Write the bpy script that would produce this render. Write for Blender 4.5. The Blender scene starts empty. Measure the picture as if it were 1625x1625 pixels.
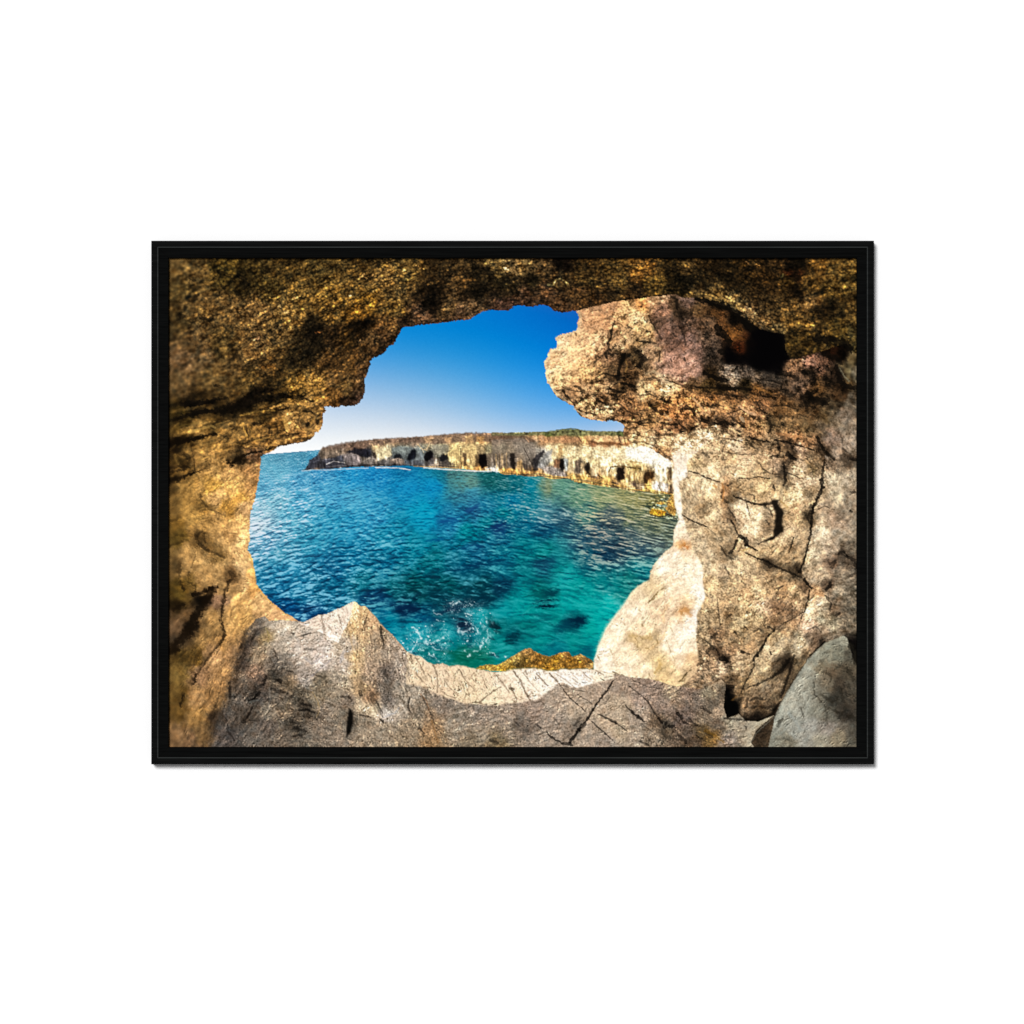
import numpy as np, math
# ---------------------------------------------------------------- printed picture
# The picture in the frame is a flat print.  Its inks are worked out here, point by
# point, from traced outlines, colour samples and noise, and stored as a colour
# attribute on the print's own mesh.  Units: one step = one 1625th of the view.
X0, Y0, X1, Y1 = 266.0, 407.0, 1362.0, 1188.0
SC = 1.0
W, H = int((X1-X0)*SC), int((Y1-Y0)*SC)
PX, PY = np.meshgrid(X0+(np.arange(W)+.5)/SC, Y0+(np.arange(H)+.5)/SC)
PX = PX.astype(np.float32); PY = PY.astype(np.float32)
K = 280/1625.0
ORG = dict(A=(268,408), B=(540,408), C=(810,408), D=(1080,408), E=(268,660), F=(540,660), G=(810,660),
           H=(1080,660), I=(268,920), J=(540,920), K=(810,920), L=(1080,920), Z=(0,0), M=(480,660), N=(780,660), P=(260,600))

def pts(s):
    """'A 10,20 30,40 B 5,6' -> sample positions (letters name the tracing tile)"""
    out = []; o = ORG['Z']; k = 1.0
    for t in s.split():
        if t in ORG:
            o = ORG[t]; k = 1.0 if t == 'Z' else (300/1092.0 if t in 'MNP' else K)
        else:
            a, b = t.split(','); out.append((o[0]+float(a)*k, o[1]+float(b)*k))
    return np.array(out, np.float32)

def samples(s):
    """'A 100,100:95,75,35 ...' -> positions, colours"""
    P = []; Q = []; o = None; k = K
    for t in s.split():
        if t in ORG:
            o = ORG[t]; k = 1.0 if t == 'Z' else (300/1092.0 if t in 'MNP' else K)
        else:
            a, c = t.split(':'); a = a.split(',')
            P.append((o[0]+float(a[0])*k, o[1]+float(a[1])*k)); Q.append([float(v) for v in c.split(',')])
    return np.array(P, np.float32), np.array(Q, np.float32)

def up(a, h, w):
    """bilinear enlargement of a coarse grid"""
    hh, ww = a.shape[:2]
    y = np.linspace(0, hh-1, h); x = np.linspace(0, ww-1, w)
    y0 = np.minimum(y.astype(int), hh-2); x0 = np.minimum(x.astype(int), ww-2)
    fy = (y-y0)[:, None]; fx = (x-x0)[None, :]
    if a.ndim == 3: fy = fy[..., None]; fx = fx[..., None]
    return (a[y0][:, x0]*(1-fy)*(1-fx)+a[y0+1][:, x0]*fy*(1-fx)+a[y0][:, x0+1]*(1-fy)*fx+a[y0+1][:, x0+1]*fy*fx).astype(np.float32)

def field(s, soft=7.0, p=2.2, warp=0.0):
    """smooth colour field through scattered samples"""
    P, Q = samples(s)
    gy, gx = np.linspace(Y0, Y1, H//4), np.linspace(X0, X1, W//4)
    GX, GY = np.meshgrid(gx, gy)
    num = np.zeros(GX.shape+(Q.shape[1],)); den = np.zeros(GX.shape)
    for (x, y), q in zip(P, Q):
        w = 1/((GX-x)**2+(GY-y)**2+soft*soft)**p
        num += w[..., None]*q; den += w
    f = num/den[..., None]
    if not warp: return up(f, H, W)
    f = f.astype(np.float32); fx = (PX-X0)/(X1-X0)*(f.shape[1]-1); fy = (PY-Y0)/(Y1-Y0)*(f.shape[0]-1)
    dx = warp*(fbm(PX/26, PY/26, 811, 4, .6)); dy = warp*(fbm(PX/26, PY/26, 812, 4, .6))
    return np.stack([bil(f[..., i], fx+dx/4, fy+dy/4) for i in range(3)], -1).astype(np.float32)

# ---- noise
def h2(ix, iy, seed):
    ix = ix.astype(np.int64) & 0xffffffff; iy = iy.astype(np.int64) & 0xffffffff
    n = (ix*374761393+iy*668265263+seed*2246822519) & 0xffffffff
    n = ((n ^ (n >> 13))*1274126177) & 0xffffffff
    n = ((n ^ (n >> 16))*2654435761) & 0xffffffff
    return ((n ^ (n >> 15)) & 0xffffff).astype(np.float32)/16777216.0

def perlin(x, y, seed=0):
    ix = np.floor(x); iy = np.floor(y); fx = (x-ix).astype(np.float32); fy = (y-iy).astype(np.float32)
    u = fx*fx*fx*(fx*(fx*6-15)+10); v = fy*fy*fy*(fy*(fy*6-15)+10)
    def g(a, b):
        t = h2(ix+a, iy+b, seed)*6.2831853
        return np.cos(t)*(fx-a)+np.sin(t)*(fy-b)
    n0 = g(0, 0)*(1-u)+g(1, 0)*u; n1 = g(0, 1)*(1-u)+g(1, 1)*u
    return (n0*(1-v)+n1*v)*1.5

def fbm(x, y, seed=0, o=4, gain=.5):
    s = 0; a = 1.0; t = 0
    for i in range(o):
        s = s+a*perlin(x*2**i+i*17.3, y*2**i+i*9.1, seed+i*31); t += a*a; a *= gain
    return s/math.sqrt(t)

def ridged(x, y, seed=0, o=3, gain=.55):
    s = 0; a = 1.0; t = 0
    for i in range(o):
        s = s+a*(1-2.2*np.abs(perlin(x*2**i+i*5.3, y*2**i+i*7.7, seed+i*13))); t += a; a *= gain
    return s/t

def worley(x, y, seed=0):
    ix = np.floor(x); iy = np.floor(y)
    f1 = np.full(x.shape, 9., np.float32); f2 = f1.copy(); idv = np.zeros(x.shape, np.float32)
    for a in (-1, 0, 1):
        for b in (-1, 0, 1):
            cx = ix+a; cy = iy+b
            dx = cx+h2(cx, cy, seed)-x; dy = cy+h2(cx, cy, seed+7)-y
            d = np.sqrt(dx*dx+dy*dy).astype(np.float32)
            n = d < f1
            f2 = np.where(n, f1, np.minimum(f2, d)); idv = np.where(n, h2(cx, cy, seed+19), idv); f1 = np.where(n, d, f1)
    return f1, f2, idv

def bil(a, x, y):
    x = np.clip(x, 0, a.shape[1]-1.001); y = np.clip(y, 0, a.shape[0]-1.001)
    ix = x.astype(np.int32); iy = y.astype(np.int32); fx = x-ix; fy = y-iy
    return a[iy, ix]*(1-fx)*(1-fy)+a[iy, ix+1]*fx*(1-fy)+a[iy+1, ix]*(1-fx)*fy+a[iy+1, ix+1]*fx*fy

def blur(a, r):
    k = np.exp(-.5*(np.arange(-int(3*r+1), int(3*r+1)+1)/r)**2); k = (k/k.sum()).astype(np.float32)
    n = len(k)//2
    for ax in (0, 1):
        pad = [(0, 0)]*a.ndim; pad[ax] = (n, n)
        b = np.pad(a, pad, mode='edge'); o = 0
        for i, kv in enumerate(k):
            sl = [slice(None)]*a.ndim; sl[ax] = slice(i, i+a.shape[ax])
            o = o+b[tuple(sl)]*kv
        a = o
    return a.astype(np.float32)

def lic(n, ang, L):
    """smear noise along a direction field (degrees, image axes)"""
    t = np.radians(ang); c = np.cos(t); s = np.sin(t)
    yy, xx = np.mgrid[0:H, 0:W].astype(np.float32)
    acc = n.copy(); wsum = 1.0
    for sg in (1, -1):
        x = xx.copy(); y = yy.copy()
        for i in range(1, int(L)+1):
            cx = bil(c, x, y); sx = bil(s, x, y)
            x = x+sg*cx; y = y+sg*sx
            w = 1-i/(L+1.0)
            acc = acc+w*bil(n, x, y); wsum += w*w
    return (acc/math.sqrt(wsum)).astype(np.float32)

def norm(a):
    return ((a-a.mean())/(a.std()+1e-6)).astype(np.float32)

def lit(h, dx=-.7, dy=-.7):
    gy, gx = np.gradient(h)
    return norm(gx*-dx+gy*-dy)*-1

# ---- shapes
WX = [fbm(PX/5, PY/5, 501, 3), fbm(PX/5, PY/5, 502, 3)]      # edge roughness
W2 = [fbm(PX/2.4, PY/2.4, 505, 2), fbm(PX/2.4, PY/2.4, 506, 2)]
WN = np.clip(fbm(PX/7, PY/7, 503, 3), -1.3, 1.3); WO = np.clip(fbm(PX/13, PY/13, 504, 3), -1.2, 1.2)
def window(p, m):
    x0 = max(int((p[:, 0].min()-m-X0)*SC), 0); x1 = min(int((p[:, 0].max()+m-X0)*SC)+2, W)
    y0 = max(int((p[:, 1].min()-m-Y0)*SC), 0); y1 = min(int((p[:, 1].max()+m-Y0)*SC)+2, H)
    return slice(y0, max(y1, y0+1)), slice(x0, max(x1, x0+1))

def poly(s, rough=0.0, soft=.6):
    p = pts(s) if isinstance(s, str) else np.asarray(s, np.float32)
    m = np.zeros((H, W), np.float32); w = window(p, 6+rough*3+soft*3)
    x = PX[w]+WX[0][w]*rough; y = PY[w]+WX[1][w]*rough
    if rough > .9: x = x+.9*W2[0][w]; y = y+.9*W2[1][w]
    ins = np.zeros(x.shape, bool)
    for (ax, ay), (bx, by) in zip(p, np.roll(p, -1, 0)):
        if ay == by: continue
        c = (ay > y) != (by > y)
        ins ^= c & (x < (bx-ax)*(y-ay)/(by-ay)+ax)
    m[w] = ins
    if soft > 0:
        w2 = window(p, 12+rough*3+soft*4)
        m[w2] = blur(m[w2], soft*SC)
    return m

def stroke(s, w0=2.0, w1=None, soft=.8, rough=.8, vary=0.0):
    p = pts(s) if isinstance(s, str) else np.asarray(s, np.float32)
    w1 = w0 if w1 is None else w1
    m = np.zeros((H, W), np.float32); w = window(p, max(w0, w1)+soft*2+rough*3+2)
    x = PX[w]+WX[0][w]*rough; y = PY[w]+WX[1][w]*rough
    seg = np.hypot(*(p[1:]-p[:-1]).T); tot = seg.sum()+1e-6; acc = 0
    best = np.full(x.shape, -99., np.float32)
    for i in range(len(p)-1):
        a, b = p[i], p[i+1]; d = b-a; L2 = d@d+1e-6
        t = np.clip(((x-a[0])*d[0]+(y-a[1])*d[1])/L2, 0, 1)
        r = np.hypot(x-a[0]-t*d[0], y-a[1]-t*d[1])
        ww = (w0+(w1-w0)*(acc+t*seg[i])/tot)*(1+vary*WN[w])
        best = np.maximum(best, ww/2-r); acc += seg[i]
    m[w] = np.clip(best/soft+.5, 0, 1)
    return m

def blob(s, rx, ry, ang=0, soft=.5, rough=1.5):
    (cx, cy), = pts(s) if isinstance(s, str) else [s]
    m = np.zeros((H, W), np.float32); R = max(rx, ry)*(1+soft)+rough*3
    w = window(np.array([(cx-R, cy-R), (cx+R, cy+R)]), 2)
    x = PX[w]+WX[0][w]*rough-cx; y = PY[w]+WX[1][w]*rough-cy
    c, q = math.cos(math.radians(ang)), math.sin(math.radians(ang))
    r = np.sqrt(((x*c+y*q)/rx)**2+((-x*q+y*c)/ry)**2)
    m[w] = np.clip((1+soft/2-r)/max(soft, .01), 0, 1)
    return m

def mix(cv, m, col, a=1.0):
    m = (m*a)[..., None]
    return cv*(1-m)+np.asarray(col, np.float32)*m

def smooth_fit(s, deg=3):
    """polynomial colour gradient through samples (the clear sky)"""
    P, Q = samples(s)
    def basis(x, y):
        x = (x-720)/300; y = (y-600)/150
        return np.stack([x**i*y**j for i in range(deg+1) for j in range(deg+1-i)], -1)
    A = basis(P[:, 0].astype(float), P[:, 1].astype(float)); lam = 1e-2*np.eye(A.shape[1])
    c = np.linalg.solve(A.T@A+lam, A.T@Q)
    return np.clip(basis(PX, PY)@c, 0, 255).astype(np.float32)

def facet(sc, seed, ax=1.0, rot=0.0, warp=1.2):
    """chipped stone: random planes with dark joints"""
    t = math.radians(rot); x = PX*math.cos(t)+PY*math.sin(t); y = -PX*math.sin(t)+PY*math.cos(t)
    x = x+warp*sc*.35*fbm(PX/sc/1.5, PY/sc/1.5, seed+1, 3); y = y+warp*sc*.35*fbm(PX/sc/1.5, PY/sc/1.5, seed+2, 3)
    f1, f2, i = worley(x/sc/ax, y/sc, seed)
    return f1, f2-f1, i
# ---- colour samples, read off tile by tile
SKY = """B 1000,700:2,132,212 700,1000:70,156,220 500,1200:130,180,224 300,1400:178,207,232 100,1480:210,226,240 1300,640:0,125,208
 700,760:20,142,214 1500,800:0,130,212 1500,1050:45,150,222 1100,1050:75,160,222 800,1300:155,195,228 1200,1300:125,182,228 500,850:60,155,222 350,1000:85,165,225 300,1200:140,185,228
 C 100,500:0,116,205 500,560:0,104,194 300,600:0,112,202 100,900:0,138,220 250,850:0,130,215 200,1150:65,157,226 200,1400:118,182,233 450,1450:98,168,230 60,1250:95,172,230 560,640:0,106,196 350,750:0,120,208
 F 100,60:215,228,240 400,150:222,232,240 1000,100:195,216,236 1500,60:165,200,233 700,60:205,222,238 1300,130:190,213,236
 G 100,50:145,192,233 500,60:120,178,231 1000,90:168,198,231 800,110:170,200,232 300,110:170,203,233 900,60:130,184,233
 E 1500,100:222,232,240 1300,280:253,253,254 1050,300:255,255,255 1480,210:238,243,246 1600,200:232,240,246 940,330:250,252,255"""
SEA = """E 880,390:92,158,192 1000,370:80,145,180 1200,345:72,140,176 1000,500:100,172,208 900,650:92,165,206 1000,800:122,184,214 830,900:150,194,222 830,1000:190,208,228 900,1150:100,165,204
 1200,800:72,162,206 1500,700:66,155,205 1500,1000:34,138,184 1300,1150:45,145,185 1000,1300:62,145,182 1500,1400:14,98,144 1400,520:50,135,190 1250,430:70,145,185 1200,600:78,158,205 1150,950:90,172,208 1050,1420:30,125,170 900,1450:25,115,160
 F 100,550:28,138,200 600,620:15,132,192 850,620:8,132,192 1200,700:50,125,158 1180,600:95,135,130 1060,560:70,120,125 1500,600:10,88,100 1400,560:12,85,92 900,540:15,105,135 600,530:10,105,160 300,530:20,125,190 800,900:5,145,190 300,900:42,142,192 100,750:70,160,205 100,1000:35,140,188
 100,1300:10,112,158 700,1200:5,120,152 1200,1100:0,130,150 1500,900:0,124,145 1250,880:25,85,130 1000,960:15,95,145 1100,1400:0,84,115 1500,1350:5,100,130 1450,1030:12,66,115 1250,1210:8,80,120 500,1100:15,128,168 400,1400:8,105,145 850,1330:2,105,125 1350,1000:0,118,140 1350,850:20,110,150
 G 0,800:0,114,156 200,650:0,118,148 60,620:5,95,115 450,650:95,145,132 340,640:130,140,110 850,720:128,142,108 1100,750:150,145,100 1300,740:140,130,85 1100,900:128,132,100 1350,1000:122,126,100 700,900:72,122,118 500,950:40,85,110 800,1100:65,95,110 300,1050:10,76,112 320,850:70,130,150 600,740:100,140,120
 1100,1130:78,98,105 1350,1180:76,90,96 900,1280:20,60,86 300,1250:0,118,124 450,1400:5,122,132 1200,1400:5,115,130 500,1480:10,150,160 1450,1080:105,112,95 150,1000:5,100,135 150,1200:0,110,130 950,950:85,100,105 1000,1250:40,75,95 1200,1250:45,75,95 700,1300:5,75,100 650,1150:35,80,105 330,1370:12,65,95 130,1350:0,110,125 200,850:5,114,142
 I 1000,100:15,102,150 1400,150:10,95,135 1100,280:10,85,142 1500,60:12,105,145 1300,300:12,70,120 1200,120:12,105,150
 J 200,50:10,108,134 700,100:0,78,88 600,260:5,42,76 300,180:10,68,108 1300,100:0,62,78 1500,100:5,52,82 1600,150:0,135,146 1300,200:0,52,72 450,400:0,125,156 700,450:5,140,165 1000,500:0,130,150 1300,350:0,142,158 600,600:0,125,150 1000,600:0,118,130 1150,720:0,96,82 1300,720:0,106,96
 850,700:0,110,116 1500,600:0,130,136 1450,400:0,95,105 900,300:5,72,95 1050,280:8,55,75 400,320:5,95,135 750,340:0,90,125 1100,400:5,70,95 1200,500:0,100,120 1500,280:0,135,150 1400,520:0,120,128 500,60:8,95,115 1000,60:0,80,92 950,180:2,60,80
 K 100,250:0,140,150 300,120:0,98,104 600,50:0,140,146 900,60:0,118,130 700,200:0,150,156 900,250:0,166,172 400,350:0,124,130 560,400:0,75,90 750,450:0,150,152 600,560:0,130,136 300,550:0,130,136 150,450:0,112,118 700,680:0,95,112 400,650:0,110,130 770,640:0,150,156 50,520:0,85,100 150,600:0,115,125
 200,300:0,135,142 500,250:0,148,155 1050,120:5,120,125 1100,60:10,110,115 830,420:0,160,165"""
ROOF = """A 100,100:98,78,38 250,120:86,66,30 100,300:76,60,26 500,100:64,50,16 700,220:36,28,10 1000,100:60,46,18 900,250:60,48,18 1400,100:64,50,20 1500,350:108,80,28 1200,350:95,72,28 200,450:80,62,30 300,500:88,66,30 100,600:70,55,25 500,500:86,66,32 800,500:94,72,36
 1100,550:108,82,35 1500,520:82,60,22 1350,680:20,16,8 1500,700:45,32,15 1300,850:30,24,12 1000,700:80,62,30 800,850:98,74,36 500,800:75,58,25 200,750:76,58,30 100,950:108,82,48 300,950:92,72,40 600,1000:76,58,28 900,1000:72,52,22 1150,950:38,30,14 1500,950:60,42,18 100,1150:98,76,40 400,1100:98,76,36
 700,1150:86,66,28 1000,1150:55,42,18 1350,1180:135,100,40 1550,1150:90,66,32 1500,1280:115,78,30 300,1300:45,32,12 600,1280:70,52,22 800,1250:28,20,8 700,1350:18,13,5 200,1370:18,12,5 1000,1270:38,28,10 500,1430:35,26,10 1150,1420:115,86,38 1300,1400:125,94,44 850,1430:72,54,22 100,1450:46,36,10 1150,1200:110,82,30
 B 100,300:86,65,26 400,180:108,82,36 600,100:88,68,28 250,100:60,45,18 900,80:40,30,14 1150,80:56,42,20 850,330:22,16,8 1100,220:66,48,22 1250,150:28,22,11 1450,100:88,70,33 1600,80:112,90,50 1250,330:18,14,7 1500,330:34,26,14 1500,230:34,28,13 1250,430:78,60,36 1500,440:62,43,31 1000,450:72,55,29 1100,520:78,57,36 850,420:15,10,5
 750,550:84,60,38 500,350:80,62,28 250,420:106,76,22 150,520:98,66,18 500,480:86,65,25 600,560:45,32,18 450,600:92,64,28 180,620:22,14,5 100,750:38,27,10 400,720:60,42,22 300,780:75,55,28 200,900:65,45,20 100,1000:76,53,22 350,850:55,38,18 200,1060:72,51,27 150,1150:92,70,38 50,1200:88,67,30 180,1200:60,45,28 60,1310:32,22,13 150,1310:70,50,36
 C 100,60:94,75,38 300,100:66,50,26 470,60:12,8,5 700,80:50,36,14 1000,130:66,50,20 1220,120:118,78,26 1500,100:40,30,12 1600,220:12,10,5 200,220:28,23,11 450,230:50,38,18 700,220:56,43,18 1000,220:78,60,25 1300,240:72,55,20 350,320:66,46,27 150,370:56,39,25 600,350:60,42,20 900,300:44,32,15 1200,300:34,24,12 800,420:50,34,16 500,440:60,42,24 1150,340:54,37,16 1550,280:34,26,10
 D 100,60:62,46,20 300,100:28,20,8 600,100:40,28,10 900,60:40,28,12 1080,60:20,15,6 1250,90:90,62,21 1450,150:88,66,25 1560,200:82,64,25 200,220:33,25,11 500,220:26,19,8 800,220:42,28,10 1000,220:50,36,12 1050,130:34,15,5 1200,250:66,48,18 1080,330:18,12,5 1400,330:72,54,19 150,320:64,50,25 350,370:108,85,40 480,430:122,100,54 620,510:98,77,44 760,590:88,66,33
 900,660:78,64,34 700,350:37,27,12 850,450:50,38,18 1000,500:94,69,29 1200,420:100,74,36 1300,480:28,20,8 1450,520:44,33,13 1200,580:90,66,26 1050,600:90,66,25 1450,650:66,51,18 1580,500:78,60,25 1600,700:66,56,26 1050,800:56,43,16 1150,750:57,42,15 950,740:40,32,14 1300,680:60,45,18 1450,420:40,30,12 1100,880:40,30,12
 E 100,30:60,45,15 60,110:90,70,27 250,140:138,106,48 400,60:82,61,23 600,130:126,96,44 800,130:130,96,42 1000,100:112,80,33 1120,80:172,132,68 1300,80:146,110,54 1200,190:130,92,42 950,220:140,102,46 700,230:118,86,37 150,230:42,30,9 50,240:22,14,5 350,260:120,90,38 150,330:105,78,32 80,400:60,44,16 500,280:130,96,42 400,370:152,114,54 300,420:136,102,47 650,390:42,32,17 780,400:100,72,45
 120,450:38,26,8 100,510:126,92,36 50,590:38,26,8 400,500:156,120,60 600,520:168,128,68 780,520:152,110,58 150,650:134,101,43 400,640:164,122,45 600,660:172,131,64 750,650:158,114,58 80,800:118,88,36 300,700:150,114,52 450,750:166,130,73 650,780:162,117,43 300,800:104,77,31 550,870:156,112,39 700,850:170,134,83 200,930:150,114,49 100,1020:112,81,25 300,1020:140,106,50 450,1000:156,120,62
 650,950:171,133,74 700,1100:186,150,93 550,1100:156,120,67 280,1120:80,58,25 80,1120:86,66,20 150,1250:150,116,60 350,1200:96,71,32 500,1200:156,122,67 650,1250:171,137,83 300,1330:155,122,67 450,1280:96,73,35 150,1400:140,108,57 60,1400:96,73,35 450,1400:150,119,67 680,1420:160,134,88 730,1350:196,160,98 770,1450:206,155,82 570,1480:80,58,30 300,1470:145,112,60
 I 100,100:86,66,18 60,60:60,45,12 200,60:82,61,20 300,60:124,95,50 500,60:140,109,60 700,60:166,133,81 780,60:186,135,67 650,200:156,120,65 850,230:186,150,93 1000,310:186,145,95 330,170:13,9,5 80,250:28,20,6 150,330:82,60,33 60,430:98,74,47 60,560:60,48,32 200,460:18,12,6 430,200:113,86,62 400,350:124,95,50 550,400:145,112,60 700,350:156,120,62 850,330:160,124,77 300,550:124,95,50 500,600:118,88,46 100,700:60,45,15
 250,700:72,53,18 400,700:134,103,64 580,680:124,95,60 100,880:98,77,31 300,880:118,90,60 500,880:124,93,53 100,1050:82,61,22 250,1100:129,98,57 400,1080:113,84,46 80,1250:77,56,20 250,1250:124,93,46 100,1400:113,86,53 300,1430:92,70,39 450,1300:44,33,22 200,1500:92,70,46 1100,350:186,145,95"""
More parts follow.
